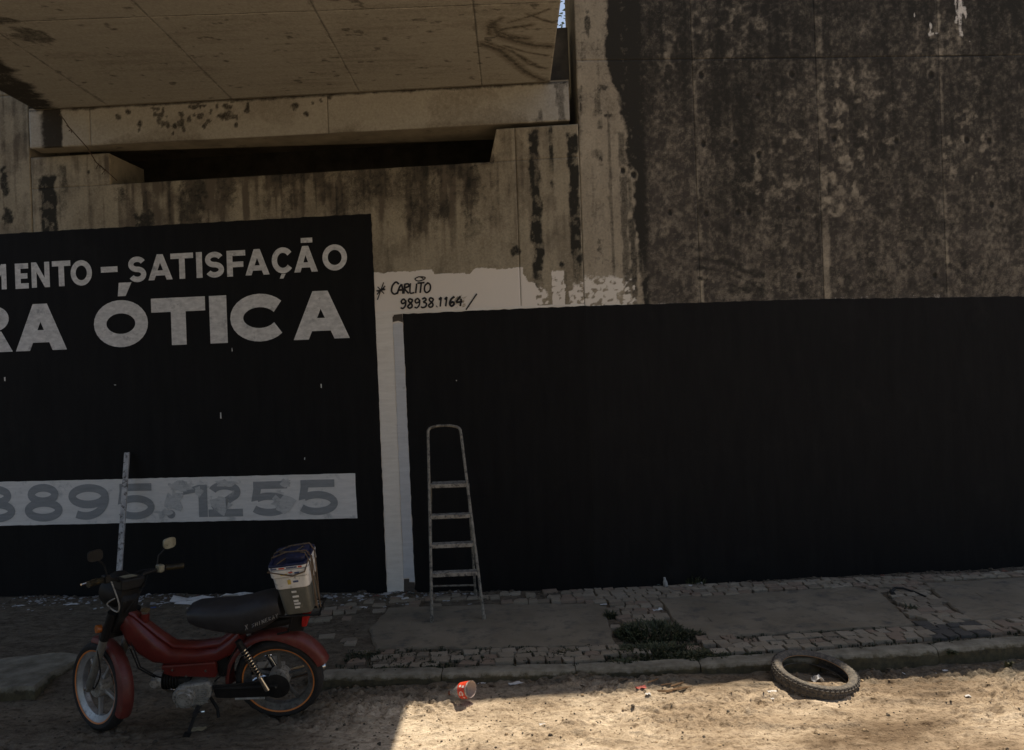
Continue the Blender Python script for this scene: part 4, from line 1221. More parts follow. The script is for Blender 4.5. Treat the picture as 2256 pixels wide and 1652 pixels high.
MB().tube([(.20, -.125, .15), (.16, -.13, .16), (-.25, -.14, .24), (-.28, -.14, .245)], [.018, .038, .038, .024], 14).build('muffler', M_CHR, bike, smooth=True)
MB().tube([(.46, -.19, .168), (.46, .17, .152)], .008, 8).build('footrest', M_CHR, bike)
for sgn in (1, -1):
    MB().tube([(.46, sgn * .11, .16), (.455, sgn * .19, .162)], .015, 8).build('foot_peg', M_RUB, bike)
MB().tube([(.50, .09, .150), (.44, .155, .158), (.40, .165, .168)], .006, 6).build('gear_lever', M_CHR, bike)
MB().tube([(.455, .06, .165), (.485, .13, .105), (.500, .205, .052)], .011, 8).build('side_stand', M_BLK, bike, smooth=True)
MB().box((.485, .19, .044), (.525, .235, .054)).build('stand_foot', M_BLK, bike)
MB().tube([(.42, .03, .19), (.37, .05, .10), (.36, .075, .055)], .010, 8).build('centre_stand', M_BLK, bike)
MB().box((.27, -.05, .32), (.34, .05, .46)).build('air_box', M_BLK, bike, bevel=.01)
MB().tube([(.23, 0, .60), (-.10, 0, .66), (-.20, 0, .70)], .03, 10).build('rear_frame', M_BLK, bike)

# rack, tail lamp
rack = MB()
for w in (-.09, 0, .09): rack.tube([(-.02, w, .735), (-.33, w, .742)], .007, 6)
for u in (-.08, -.2, -.32): rack.tube([(u, -.1, .742), (u, .1, .742)], .007, 6)
for w in (-.09, .09): rack.tube([(-.16, w, .74), (-.12, w * .7, .62), (-.05, w * .6, .60)], .007, 6)
rack.build('luggage_rack', M_BLK, bike)
MB().loft([[(-.205, -.05, .72), (-.205, .05, .72), (-.195, .05, .635), (-.195, -.05, .635)], [(-.255, -.042, .715), (-.255, .042, .715), (-.225, .042, .632), (-.225, -.042, .632)]]).build('tail_lamp', M_TAIL, bike, bevel=.008)
MB().box((-.20, -.03, .60), (-.12, .03, .70)).build('tail_bracket', M_BLK, bike)

# fork, bars, lamp (all steered)
F = STEER
FB = F @ Matrix.Translation((.85, 0, .985)) @ Matrix.Diagonal((1, .86, 1, 1)) @ Matrix.Translation((-.868, 0, -.978))
def fp(t, w=0.0, off=0.0):        # along the steering line: 0 axle, 1 head
    return (1.115 - .25 * t + off * .92, w, .272 + .59 * t + off * .39)
fork = MB(F)
for w in (-.078, .078):
    k = MB(F).tube([fp(-.02, w), fp(.05, w), fp(.55, w), fp(.62, w)], [.017, .023, .024, .020], 12).build('fork_leg', M_FORK, bike, smooth=True)
    MB(F).tube([fp(.56, w), fp(.86, w)], .026, 12).build('fork_cover', M_BLK, k, smooth=True)
    MB(F).tube([fp(.66, w * 1.25, .03), fp(.66, w * 1.6, .035)], .024, 12).build('turn_signal', M_IND, bike, smooth=True)
MB(F).box(fp(.60, -.105)[:1] + (-.10, .60), (1.00, .10, .635)).build('lower_yoke', M_BLK, bike, bevel=.008)
MB(F).prism([(.98, .66), (.93, .64), (.87, .72), (.83, .85), (.86, .90), (.94, .84), (.99, .76)], -.055, .055).build('front_cowl', M_BLK, bike, bevel=.015)
HS = Matrix.Translation((.935, 0, .885)) @ Matrix.Diagonal((1.2, 1.2, 1.2, 1)) @ Matrix.Translation((-.925, 0, -.895))
hl = MB(F @ HS @ Matrix.Translation((.925, 0, .895)) @ Matrix.Rotation(R(-8), 4, 'Y') @ Matrix.Rotation(R(-90), 4, 'Z')).lathe([(.001, -.075), (.05, -.07), (.078, -.035), (.088, .02), (.090, .055), (.084, .062)], 28).build('headlight', M_BLK, bike, smooth=True)
MB(F @ HS @ Matrix.Translation((.925, 0, .895)) @ Matrix.Rotation(R(-8), 4, 'Y') @ Matrix.Rotation(R(-90), 4, 'Z')).lathe([(.083, .062), (.07, .075), (.04, .086), (.001, .09)], 28).build('lens', M_GLS, hl, smooth=True)
MB(F).box((.815, -.075, .915), (.925, .075, .985)).build('instrument_panel', M_BLK, bike, bevel=.012)
MB(F).box((.846, -.040, .9855), (.905, .040, .9875)).build('dial', M_MIR, bike)
bar = MB(FB).tube([(.795, -.345, 1.005), (.83, -.23, 1.005), (.868, -.11, .985), (.878, -.05, .95), (.878, .05, .95), (.868, .11, .985), (.83, .23, 1.005), (.795, .345, 1.005)], .011, 10).build('handlebar', M_BLK, bike, smooth=True)
for sgn in (1, -1):
    MB(FB).tube([(.828, sgn * .235, 1.005), (.793, sgn * .35, 1.005)], [.017, .018], 10).build('grip', M_GRIPGLARE, bar, smooth=True)
    MB(FB).cbox((.815, sgn * .20 - .022, .982), (.862, sgn * .20 + .022, 1.028), .006).build('switch_box', M_BLK if sgn > 0 else M_MIR, bar)
    MB(FB).tube([(.862, sgn * .19, 1.0), (.885, sgn * .23, .998), (.868, sgn * .35, .992)], [.008, .007, .006], 8).build('lever', M_CHR, bar, smooth=True)
    MB(FB).tube([(.85, sgn * .185, 1.02), (.86, sgn * .20, 1.08), (.85, sgn * .26, 1.13)], .005, 6).build('mirror_stalk', M_BLK, bar)
    A = FB @ Matrix.Translation((.852, sgn * .275, 1.150)) @ Matrix.Rotation(R(90 if sgn < 0 else 80), 4, 'Z') @ Matrix.Rotation(R(6), 4, 'Y')
    rings = [[(a, y, b) for a, b in [(.047 * k * math.copysign(abs(math.cos(t)) ** .6, math.cos(t)), .033 * k * math.copysign(abs(math.sin(t)) ** .6, math.sin(t))) for t in [2 * math.pi * q / 20 for q in range(20)]]] for y, k in ((-.018, .55), (-.012, .9), (0, 1.0), (.010, 1.0))]
    mr = MB(A).loft(rings).build('mirror', M_MIR if sgn < 0 else M_BLK, bar, smooth=True)
# cables
for pts in ([(.85, .19, 1.0), (.97, .10, .98), (1.0, .03, .90), (.95, .04, .80), (.93, .05, .70)], [(.85, -.19, 1.0), (.98, -.12, .97), (.99, -.03, .86), (.92, 0, .74)], [(.86, .12, .99), (.80, .10, .86), (.83, .09, .80), (.92, .10, .83), (.87, .085, .87)], [(.86, -.12, .99), (.78, -.02, .90), (.84, .03, .78)],
            [fp(.45, .10), fp(.25, .085, -.07), fp(.05, .07, -.04), fp(.02, .06)]):
    mb = MB(F); P = [Vector(p) for p in pts]; q = []
    for i in range(len(P) - 1):
        for k in range(6):
            t = k / 6; p0, p1, p2, p3 = P[max(i - 1, 0)], P[i], P[i + 1], P[min(i + 2, len(P) - 1)]
            q.append(0.5 * ((2 * p1) + (-p0 + p2) * t + (2 * p0 - 5 * p1 + 4 * p2 - p3) * t * t + (-p0 + 3 * p1 - 3 * p2 + p3) * t ** 3))
    mb.tube(q + [P[-1]], .0042, 6).build('cable', M_BLK if pts[0][1] != .12 else M_ALU, bike, smooth=True)

for u, v, w in ((.60, .40, .0735), (.40, .385, .0735), (.52, .355, .0735), (.655, .40, .0735)):
    MB().tube([(u, w - .002, v), (u, w + .004, v)], .0075, 8).build('bolt', M_CHR, bike)
for u, v in ((.585, .255), (.51, .255), (.50, .17), (.59, .165)):
    MB().tube([(u, .094, v), (u, .103, v)], .007, 8).build('bolt', M_ALU, bike)
for pts in ([(.84, .05, .66), (.78, .085, .44), (.70, .07, .36), (.66, .05, .33)], [(.86, .04, .60), (.80, .07, .42), (.72, .05, .34)], [(.36, .06, .30), (.30, .08, .36), (.22, .08, .50), (.17, .09, .58)]):
    MB().tube(pts, .005, 6).build('cable', M_BLK, bike, smooth=True)

# ------------------------------------------------------------------ paint bucket tied to the rack
M_BKW = mottle('white_plastic', (0.60, 0.59, 0.55), (0.76, 0.745, 0.70), 14, 0.5, dirt=(0.16, 0.17, 0.19), dirtthr=(0.56, 0.66), dscale=24, bumps=0.1)
M_BKG = mottle('grey_tub', (0.085, 0.088, 0.075), (0.14, 0.14, 0.12), 12, 0.55, dirt=(0.24, 0.23, 0.19), dirtthr=(0.62, 0.72), dscale=18, bumps=0.1)
M_BLUE = mottle('blue_lid', (0.010, 0.014, 0.042), (0.02, 0.027, 0.075), 18, 0.45, dirt=(0.20, 0.20, 0.20), dirtthr=(0.64, 0.74), bumps=0.1)
M_ROPE = mottle('brown_cord', (0.09, 0.062, 0.04), (0.16, 0.115, 0.075), 60, 0.9)
M_PRR = mottle('red_print', (0.45, 0.07, 0.04), (0.55, 0.10, 0.06), 40, 0.6, bumps=0)
M_PRB = mottle('navy_print', (0.05, 0.07, 0.14), (0.08, 0.10, 0.2), 40, 0.6, bumps=0)
M_PRY = mottle('yellow_print', (0.50, 0.36, 0.08), (0.6, 0.45, 0.12), 40, 0.6, bumps=0)
bucket = empty('paint_bucket')
bucket.matrix_world = bm_ @ Matrix.Translation((-0.20, 0.0, 0.752)) @ Matrix.Rotation(R(5), 4, 'Y') @ Matrix.Diagonal((.96, .96, 1.10, 1))
tag(bucket, 'square white and grey paint bucket with blue lid roped behind the seat', 'bucket')


def rr(hx, hy, z, r=.03, n=5, dx=0.0):
    out = []
    for cx, cy, a0 in ((hx - r, hy - r, 0), (-hx + r, hy - r, 90), (-hx + r, -hy + r, 180), (hx - r, -hy + r, 270)):
        for k in range(n):
            a = R(a0 + 90 * k / (n - 1)); out.append((dx + cx + r * math.cos(a), cy + r * math.sin(a), z))
    return out


MB().loft([rr(.083, .093, 0), rr(.088, .098, .006), rr(.100, .112, .175)]).build('tub', M_BKG, bucket, smooth=True)
MB().loft([rr(.104, .116, .165), rr(.107, .119, .168), rr(.110, .122, .232)]).build('collar', M_BKW, bucket, smooth=True)
MB().loft([rr(.112, .124, .236), rr(.118, .130, .239), rr(.119, .131, .278), rr(.114, .127, .281)]).build('rim', M_BKW, bucket, smooth=True)
lid = MB().loft([rr(.116, .128, .283), rr(.121, .133, .286), rr(.121, .133, .308), rr(.117, .129, .312), rr(.106, .118, .312), rr(.102, .114, .300), rr(.04, .05, .299)]).build('lid', M_BLUE, bucket, smooth=True)
MB().loft([rr(.062, .098, .300, dx=-.042), rr(.062, .098, .332, dx=-.042), rr(.056, .092, .336, dx=-.042), rr(.02, .03, .335, dx=-.042)]).build('lid_block', M_BLUE, lid, smooth=True)
MB().loft([rr(.1215, .1335, .2865, .03), rr(.1218, .1338, .287, .03), rr(.1218, .1338, .300, .03), rr(.1215, .1335, .3005, .03)], caps=False).build('lid_label', M_BKW, lid)
for k, (u, w_, m) in enumerate(((.085, .018, M_PRB), (.045, .010, M_PRR), (.028, .008, M_PRR), (-.005, .014, M_PRB), (-.028, .010, M_PRB), (-.048, .009, M_PRB), (-.075, .012, M_PRR))):
    MB().box((u - w_, .1339, .289), (u + w_, .1346, .298)).build('lid_print', m, lid)
for k, (u, z0, w_, h, m) in enumerate(((.01, .192, .010, .026, M_PRY), (-.03, .200, .016, .010, M_PRB), (.03, .252, .020, .008, M_PRY), (-.05, .256, .014, .008, M_PRB), (-.012, .262, .012, .006, M_PRR))):
    MB().box((u - w_, .12 + (z0 - .17) * .045 + (.008 if z0 > .24 else 0), z0), (u + w_, .1225 + (z0 - .17) * .045 + (.009 if z0 > .24 else 0), z0 + h)).build('bucket_print', m, bucket)
for k, z0 in enumerate((.038, .060, .078, .105, .135)):
    yb = .0985 + (z0) * .083
    MB().box((-.018 - (.008 if k % 2 else 0), yb, z0), (.012, yb + .0018, z0 + .011)).build('bucket_print', M_BKW, bucket)
cord = MB()
for u in (-.05, .035):
    zt = .339 if u < 0 else .315
    w_ = u * 1.2
    cord.tube([(-.10, w_, .01), (-.122, w_, .24), (-.127, w_, .30), (-.105, w_, .345), (.02, w_ * .8, .345), (.118, w_ * .6, .316), (.127, w_ * .6, .29), (.10, w_ * .5, .01)], .0042, 6)
cord.tube([(-.127, .10, .02), (-.127, .09, .30), (-.10, .06, .341), (.06, -.05, .316), (.126, -.10, .29)], .0042, 6)
cord.tube([(-.127, .04, .0), (-.132, .05, .2), (-.126, .02, .30), (-.07, -.03, .342), (.05, .10, .318), (.126, .13, .28), (-.02, .137, .245), (-.10, .137, .262), (-.128, .11, .32)], .0042, 6)
o = cord.build('cord', M_ROPE, bucket, smooth=True)

# ------------------------------------------------------------------ stepladder
M_LAD = mottle('paint_splashed_metal', (0.16, 0.145, 0.115), (0.30, 0.275, 0.225), 22, 0.6, metal=0.15, dirt=(0.05, 0.046, 0.04), dirtthr=(0.5, 0.62), dscale=30, bumps=0.1)
M_LADS = mottle('paint_splashed_step', (0.22, 0.20, 0.165), (0.36, 0.33, 0.275), 26, 0.65, dirt=(0.07, 0.065, 0.06), dirtthr=(0.5, 0.6), dscale=34, bumps=0.1)
lad = empty('stepladder', (-0.53, 6.9, 0))
tag(lad, 'paint-splashed metal stepladder standing open before the black wall', 'ladder')
LO = Matrix.Translation((0.53, -6.9, 0))


def lpt(px, py, Y):
    d = ray(px, py); return Vector((d[0] * Y, Y, CAM_H + d[2] * Y))


fl, fr = Vector((-0.725, 6.51, 0.008)), Vector((-0.30, 6.53, 0.008))
tl, tr = lpt(943, 952, 6.98), lpt(1015, 950, 6.98)
def rail(a, b, z): t = (z - a.z) / (b.z - a.z); return a.lerp(b, t)
tw = (tr - tl).normalized(); ul, ur = (tl - fl).normalized(), (tr - fr).normalized()
pts = [fl, rail(fl, tl, .8), tl - ul * .02]
for k in range(1, 6):
    a = R(90 * k / 6); pts.append(tl + ul * (.045 * math.sin(a)) - ul * .0 + tw * (.05 * (1 - math.cos(a))))
pts.append(tl + ul * .055 + tw * .09); pts.append(tr + ur * .055 - tw * .09)
for k in range(5, 0, -1):
    a = R(90 * k / 6); pts.append(tr + ur * (.045 * math.sin(a)) - tw * (.05 * (1 - math.cos(a))))
pts += [tr - ur * .02, rail(fr, tr, .8), fr]
MB(LO).tube(pts, .0125, 10).build('front_frame', M_LAD, lad, smooth=True)
hinge = []
for z in (.375, .60, .832, 1.085):
    a, b = rail(fl, tl, z), rail(fr, tr, z)
    top = z > 1
    dep = .17 if top else .085
    mb = MB(LO)
    y0 = a.y - .012
    mb.add([(a.x + .008, y0, z - .032), (b.x - .008, b.y - .012, z - .032), (b.x - .008, b.y - .012, z), (a.x + .008, y0, z), (a.x + .012, y0 + dep, z - .020), (b.x - .012, b.y - .012 + dep, z - .020), (b.x - .012, b.y - .012 + dep, z + .004), (a.x + .012, y0 + dep, z + .004)],
           [(0, 1, 2, 3), (3, 2, 6, 7), (4, 7, 6, 5), (0, 3, 7, 4), (1, 5, 6, 2), (0, 4, 5, 1)])
    st = mb.build('step', M_LADS, lad, bevel=.003)
    if top: hinge = [a + Vector((.0, .12, -.02)), b + Vector((0, .12, -.02))]
rl, rrt = Vector((-0.815, 7.30, 0.008)), Vector((-0.405, 7.28, 0.008))
for h, f in zip(hinge, (rl, rrt)):
    MB(LO).tube([h, f], .011, 8).build('rear_leg', M_LAD, lad, smooth=True)
a, b = rail(rl, hinge[0], .10), rail(rrt, hinge[1], .10)
MB(LO).tube([a, b], .009, 8).build('rear_brace', M_LAD, lad)
for p in (fl, fr, rl, rrt):
    MB(LO).tube([p - Vector((0, 0, .012)), p + Vector((0, 0, .04))], .016, 10).build('foot', M_LAD, lad)

# ------------------------------------------------------------------ plank leaning on the sign
M_PLK = mottle('splashed_plank', (0.30, 0.30, 0.30), (0.48, 0.475, 0.465), 18, 0.7, dirt=(0.07, 0.062, 0.055), dirtthr=(0.5, 0.62), dscale=26, bumps=0.1, stretch=(1, 1, .4))
s, z = LW(285, 996)
pt = Vector((CX + s * math.cos(AL), CY + s * math.sin(AL) - .045, z))
pb = Vector((-3.60, 7.10, gzf(-3.60, 7.10)))
pk = MB()
d = (pt - pb).normalized(); sx = Vector((1, 0.05, 0)).cross(d).normalized(); sw = d.cross(sx).normalized()
rings = []
for t in (0, .25, .5, .75, 1):
    c = pb.lerp(pt, t) - pb
    rings.append([tuple(c + sw * a + sx * b) for a, b in ((-.024, -.011), (.024, -.011), (.024, .011), (-.024, .011))])
plank = pk.loft(rings).build('plank', M_PLK, None, bevel=.002)
plank.location = pb
tag(plank, 'long narrow paint-splashed plank leaning on the black sign behind the moped', 'plank')

# ------------------------------------------------------------------ discarded tyre
M_OLD = mottle('worn_tyre', (0.05, 0.044, 0.038), (0.10, 0.09, 0.078), 20, 0.9, dirt=(0.20, 0.168, 0.125), dirtthr=(0.45, 0.70), bumps=0.3)
M_OLDT = mottle('worn_tread', (0.045, 0.04, 0.035), (0.085, 0.075, 0.065), 20, 0.92, dirt=(0.18, 0.15, 0.11), dirtthr=(0.55, 0.75), bumps=0.3)
M_RUST = mottle('dusty_bead', (0.28, 0.15, 0.07), (0.38, 0.23, 0.12), 16, 0.9)
tyre = empty('discarded_tyre')
tyre.matrix_world = Matrix.Translation((1.905, 5.205, -0.028)) @ Matrix.Diagonal((.965, .965, .965, 1)) @ Matrix.Rotation(R(8), 4, 'X') @ Matrix.Rotation(R(6), 4, 'Y') @ Matrix.Rotation(R(90), 4, 'X')
tag(tyre, 'worn motorcycle tyre lying on the sand, tipped against the kerb', 'tyre')
cas = MB().lathe([(.212, .030), (.222, .042), (.245, .050), (.265, .046), (.276, .030), (.280, 0), (.276, -.030), (.265, -.046), (.245, -.050), (.222, -.042), (.212, -.030), (.216, -.028), (.226, -.036), (.246, -.043), (.264, -.036), (.270, 0), (.264, .036), (.246, .043), (.226, .036), (.216, .028)], 80, closed=True).build('casing', M_OLD, tyre, smooth=True)
tb = MB()
for k in range(52):
    a = 2 * math.pi * k / 52
    A = Matrix.Rotation(-a, 4, 'Y')
    for y0, y1, r0, r1 in ((.014, .034, .2825, .2745), (-.008, .009, .2840, .2840), (-.034, -.014, .2745, .2825)):
        A2 = A @ Matrix.Rotation(0.02 * (1 if y0 > 0 else -1), 4, 'Y')
        tb.loft([[(.262, y0, -.0115), (.262, y1, -.0115), (.262, y1, .0115), (.262, y0, .0115)], [(r1, y0, -.0105), (r0, y1, -.0105), (r0, y1, .0105), (r1, y0, .0105)]], M=A2)
    for sg in (1, -1):
        tb.loft([[(.258, sg * .040, -.006), (.258, sg * .047, -.006), (.258, sg * .047, .006), (.258, sg * .040, .006)], [(.277, sg * .034, -.005), (.272, sg * .0455, -.005), (.272, sg * .0455, .005), (.277, sg * .034, .005)]], M=A)
tag(tb.build('tread_blocks', M_OLDT, tyre), kind='stuff')
MB().lathe([(.2105, .031), (.2105, .026), (.2155, .0265), (.2165, .033)], 80).build('bead', M_RUST, tyre, smooth=True)

# ------------------------------------------------------------------ cut-off drink bottle
m, n, b = nt('clear_plastic')
b.inputs['Base Color'].default_value = (0.80, 0.78, 0.74, 1); b.inputs['Roughness'].default_value = 0.16
b.inputs['Transmission Weight'].default_value = 0.75; b.inputs['IOR'].default_value = 1.25
M_CLR = m
M_LBL = mottle('red_label', (0.62, 0.045, 0.018), (0.72, 0.07, 0.028), 30, 0.45, bumps=0.05)
M_LBLI = mottle('label_inside', (0.50, 0.40, 0.36), (0.62, 0.52, 0.47), 30, 0.6, bumps=0.05)
M_WHT = mottle('white_print', (0.70, 0.66, 0.60), (0.78, 0.75, 0.70), 30, 0.6, bumps=0)
M_CAP = mottle('brown_neck', (0.14, 0.05, 0.025), (0.22, 0.09, 0.05), 30, 0.5)
cup = empty('cut_bottle')
ax = Vector((0.84, -0.46, 0.30)).normalized()            # neck to cut end
e1 = Vector((0, 0, 1)).cross(ax).normalized(); e2 = ax.cross(e1)
cm = Matrix.Identity(4)
for i, c in enumerate((e1, ax, e2)):
    for k in range(3): cm[k][i] = c[k]
g0 = gzf(-0.42, 5.12)
cm.translation = Vector((-0.475, 5.14, g0 + 0.034))
cup.matrix_world = cm
tag(cup, 'cut-off clear drink bottle with torn red label lying on the sand', 'bottle')
MB().lathe([(.013, 0), (.014, .012), (.017, .015), (.014, .018), (.016, .03), (.030, .055), (.042, .08), (.049, .105), (.050, .112)], 32).build('shoulder', M_CLR, cup, smooth=True)
MB().lathe([(.0145, -.003), (.0145, .012)], 20).build('neck_ring', M_CAP, cup, smooth=True)
cut = [0.012 * math.sin(2 * math.pi * k / 36 + .8) + random.uniform(-.003, .003) for k in range(36)]
lb = MB(); li = MB(); bc = MB()
def tubewall(mb, r, y0, y1, a0=0, a1=36, wav=True):
    vs = []
    for k in range(a0, a1 + 1):
        a = 2 * math.pi * k / 36
        vs += [(r * math.cos(a), y0, r * math.sin(a)), (r * math.cos(a), y1 + (cut[k % 36] if wav else 0), r * math.sin(a))]
    mb.add(vs, [(2 * i, 2 * i + 2, 2 * i + 3, 2 * i + 1) for i in range(a1 - a0)])
tubewall(bc, .0505, .112, .172); bc.build('bottle_wall', M_CLR, cup, smooth=True)
tubewall(lb, .0518, .100, .160); lbo = lb.build('label', M_LBL, cup, smooth=True)
tubewall(li, .0496, .103, .170); li.build('label_lining', M_LBLI, cup, smooth=True)
# swash and small print on the label: near side of the roll
def onroll(ang, y, r=.0526): a = R(ang); return (r * math.cos(a), y, r * math.sin(a))
near = math.degrees(math.atan2(e2.dot(Vector((-.1, -1, .45))), e1.dot(Vector((-.1, -1, .45)))))
MB().tube([onroll(near + 26 + 15 * math.cos(R(t)), .124 + .013 * math.sin(R(t)), .0522) for t in range(20, 330, 20)], .0026, 6).build('label_swash', M_WHT, lbo)
MB().tube([onroll(near + 30 + 6 * math.cos(R(t)), .126 + .006 * math.sin(R(t)), .0522) for t in range(-40, 240, 25)], .0018, 6).build('label_swash', M_WHT, lbo)
MB().tube([onroll(near + 52, .126, .0522), onroll(near + 60, .136, .0522), onroll(near + 66, .128, .0522)], .0026, 6).build('label_swash', M_WHT, lbo)
for a0, y0 in ((-38, .112), (-30, .136)):
    MB().add([onroll(near + a0, y0), onroll(near + a0 + 16, y0), onroll(near + a0 + 16, y0 + .016), onroll(near + a0, y0 + .016)], [(0, 1, 2, 3)]).build('label_print', M_WHT, lbo)

# ------------------------------------------------------------------ litter
M_PAPER = mottle('paper_scrap', (0.50, 0.49, 0.47), (0.66, 0.65, 0.63), 20, 0.85, dirt=(0.25, 0.22, 0.18), dirtthr=(0.6, 0.75))
M_PAPG = mottle('pale_green_scrap', (0.28, 0.36, 0.33), (0.38, 0.46, 0.43), 20, 0.7)
M_PAPB = mottle('blue_scrap', (0.03, 0.08, 0.26), (0.05, 0.11, 0.34), 20, 0.6)
M_PAPR = mottle('red_scrap', (0.42, 0.07, 0.05), (0.5, 0.10, 0.07), 20, 0.6)


def scrap(px, py, w, d, label, mat=None, zoff=0.0, rz=0.0, crump=0.25, name='paper_scrap', cat='litter', zp=0.0, group='scraps of litter'):
    x, y, _ = hz(px, py, zp)
    z = max(gzf(x, y), 0.010 if any(inpoly(x, y, s) for s in SLABS) else -9)
    if y > 5.46 and x > -1.3: z = max(z, 0.006)
    rd = random.Random(int(px * 7 + py))
    nx, ny = 7, 5
    vs, fs = [], []
    for j in range(ny):
        for i in range(nx):
            u, v = i / (nx - 1) - .5, j / (ny - 1) - .5
            e = 1 - 0.25 * rd.random() if i in (0, nx - 1) or j in (0, ny - 1) else 1
            vs.append((u * w * e, v * d * e, 0.004 + zoff + crump * min(w, d) * (rd.random() ** 1.5) + 0.3 * crump * d * math.sin(u * 7 + rd.random())))
    for j in range(ny - 1):
        for i in range(nx - 1):
            a = j * nx + i; fs.append((a, a + 1, a + nx + 1, a + nx))
    o = MB().add(vs, fs).build(name, mat or M_PAPER, None, smooth=False)
    md = o.modifiers.new('thick', 'SOLIDIFY'); md.thickness = 0.0012
    o.location = (x, y, z); o.rotation_euler = (0, 0, rz)
    o.scale = (1.3, 1.3, 1.2)
    tag(o, label, cat, group)
    return o


scrap(470, 1325, .62, .16, 'long crumpled sheet of white plastic by the wall behind the moped seat', rz=.08, crump=.35, name='plastic_sheet', cat='plastic sheet', group=None)
scrap(1062, 1513, .045, .035, 'white scrap just right of the cut bottle, in the gutter', zp=-.09, crump=.1)
scrap(1138, 1516, .085, .03, 'slim white stick-like scrap in the gutter right of the bottle', zp=-.09, rz=.35, crump=.1)
scrap(1196, 1596, .035, .025, 'small bright white scrap alone on the sunlit sand below the bottle', zp=-.1)
scrap(1702, 1537, .055, .022, 'bright white scrap at the left foot of the discarded tyre', zp=-.1, crump=.15)
scrap(1702, 1549, .018, .014, 'tiny white fleck on the sand below the left side of the tyre', zp=-.1)
scrap(1880, 1510, .06, .05, 'crumpled pale scrap inside the ring of the discarded tyre', zp=-.09, crump=.5).location = (1.93, 5.24, -.085)
scrap(1413, 1527, .06, .03, 'torn red scrap on the sand left of the tyre', M_PAPR, zp=-.09)
scrap(1428, 1541, .03, .02, 'white flake below the red scrap on the sand', zp=-.09)
scrap(2060, 1440 + 40, .03, .02, 'white scrap by the kerb foot right of the tyre', zp=-.1)
scrap(1990, 1486, .028, .018, 'white scrap at the edge of the wall shadow right of the tyre', zp=-.1)
scrap(2082, 1477, .03, .016, 'white scrap below the dark cobbles, close to the kerb', zp=-.1)
scrap(2132, 1537, .03, .02, 'white fleck on the sunlit sand at far right', zp=-.1)
scrap(1450, 1347, .07, .03, 'white rag scrap on the cobbles at the corner of the middle slab', crump=.4)
scrap(1330, 1335, .05, .02, 'short pale stick-like scrap on the end of the left slab', crump=.1)
scrap(1353, 1291, .045, .03, 'white lump of paper at the foot of the black wall', crump=.5)
scrap(1373, 1294, .09, .03, 'pale green plastic strip at the foot of the black wall', M_PAPG, crump=.2)
scrap(1448, 1291, .05, .03, 'pale green scrap under the upright white bottle', M_PAPG, crump=.2)
scrap(1541, 1288, .05, .03, 'white scrap by the wall above the middle slab', crump=.4)
scrap(1518, 1293, .05, .02, 'thin white scrap on the cobbles above the middle slab', crump=.2)
scrap(795, 1337, .09, .03, 'white rag scrap on the dirt right of the bucket', crump=.4)
scrap(893, 1321, .06, .03, 'white scrap before the foot of the white strip', crump=.3)
scrap(560, 1345, .035, .02, 'small white scrap right below the moped seat', zp=0)
scrap(338, 1338, .04, .02, 'blue scrap on the dirt behind the moped', M_PAPB, zp=0)
scrap(352, 1330, .05, .02, 'pale scrap on the dirt behind the moped', zp=0)
scrap(45, 1335, .07, .02, 'white scrap by the wall at far left', zp=0)
scrap(155, 1333, .12, .03, 'flattened white scrap by the wall left of the moped', zp=0)
for k, (px, py, w) in enumerate(((438, 1612, .09), (110 + 700, 1660, .05))):
    if k == 0:
        scrap(px, py - 6, .07, .05, 'yellowish flat scrap on the ground below the moped stand', mottle('tan_scrap', (0.30, 0.25, 0.15), (0.38, 0.32, 0.2), 20, 0.9), zp=-.1, crump=.1)
# white cup-like bottle standing at the wall
s, z = LW(1466, 1290)
x, y, _ = hz(1467, 1294, 0)
M_FLK0 = mottle('grimy_white', (0.30, 0.29, 0.27), (0.48, 0.47, 0.44), 30, .6, dirt=(.12, .11, .09), dirtthr=(.5, .65))
vb = MB(Matrix.Rotation(R(90), 4, 'X')).lathe([(.001, 0), (.024, 0), (.027, .006), (.025, .05), (.014, .075), (.012, .10), (.001, .10)], 16).build('small_bottle', M_FLK0, None, smooth=True)
vb.scale = (.8, .8, .85); vb.location = (x, y, 0.01); vb.rotation_euler = (R(4), R(-8), 0)
tag(vb, 'small white bottle standing upright at the foot of the black wall', 'bottle')

# black hose end on the cobbles between the right slabs
hs = [hz(*p, 0.02) for p in [(1968, 1308), (1963, 1303), (1972, 1297), (1990, 1298), (2015, 1303), (2040, 1313)]]
x0, y0 = hs[0][0], hs[0][1]
ho = MB().tube([(p[0] - x0, p[1] - y0, .012 + .012 * (k in (2, 3))) for k, p in enumerate(hs)], [.020, .016, .010, .010, .009, .007], 8).build('rubber_strip', M_RUB, None, smooth=True)
ho.location = (x0, y0, 0.004)
tag(ho, 'curled black rubber strip on the cobbles between the right slabs', 'rubber strip')

# twigs left on the sand
M_TWIG = mottle('dry_twig', (0.13, 0.075, 0.035), (0.22, 0.13, 0.065), 30, 0.9)
tw_ = MB()
for k in range(9):
    a = random.uniform(-.5, .5)
    x, y, _ = hz(1440 + random.uniform(-30, 60), 1533 + random.uniform(-10, 8), -.09)
    L_ = random.uniform(.05, .14)
    tw_.tube([(x - 1.0, y - 5.1, gzf(x, y) + .012), (x - 1.0 + L_ * .5 * math.cos(a), y - 5.1 + L_ * .5 * math.sin(a), gzf(x, y) + .016), (x - 1.0 + L_ * math.cos(a + .2), y - 5.1 + L_ * math.sin(a + .2), gzf(x, y) + .010)], random.uniform(.003, .007), 5)
o = tw_.build('twigs', M_TWIG); o.location = (1.0, 5.1, 0)
tag(o, 'loose brown twigs and bark on the sand left of the tyre', 'twigs', kind='stuff')

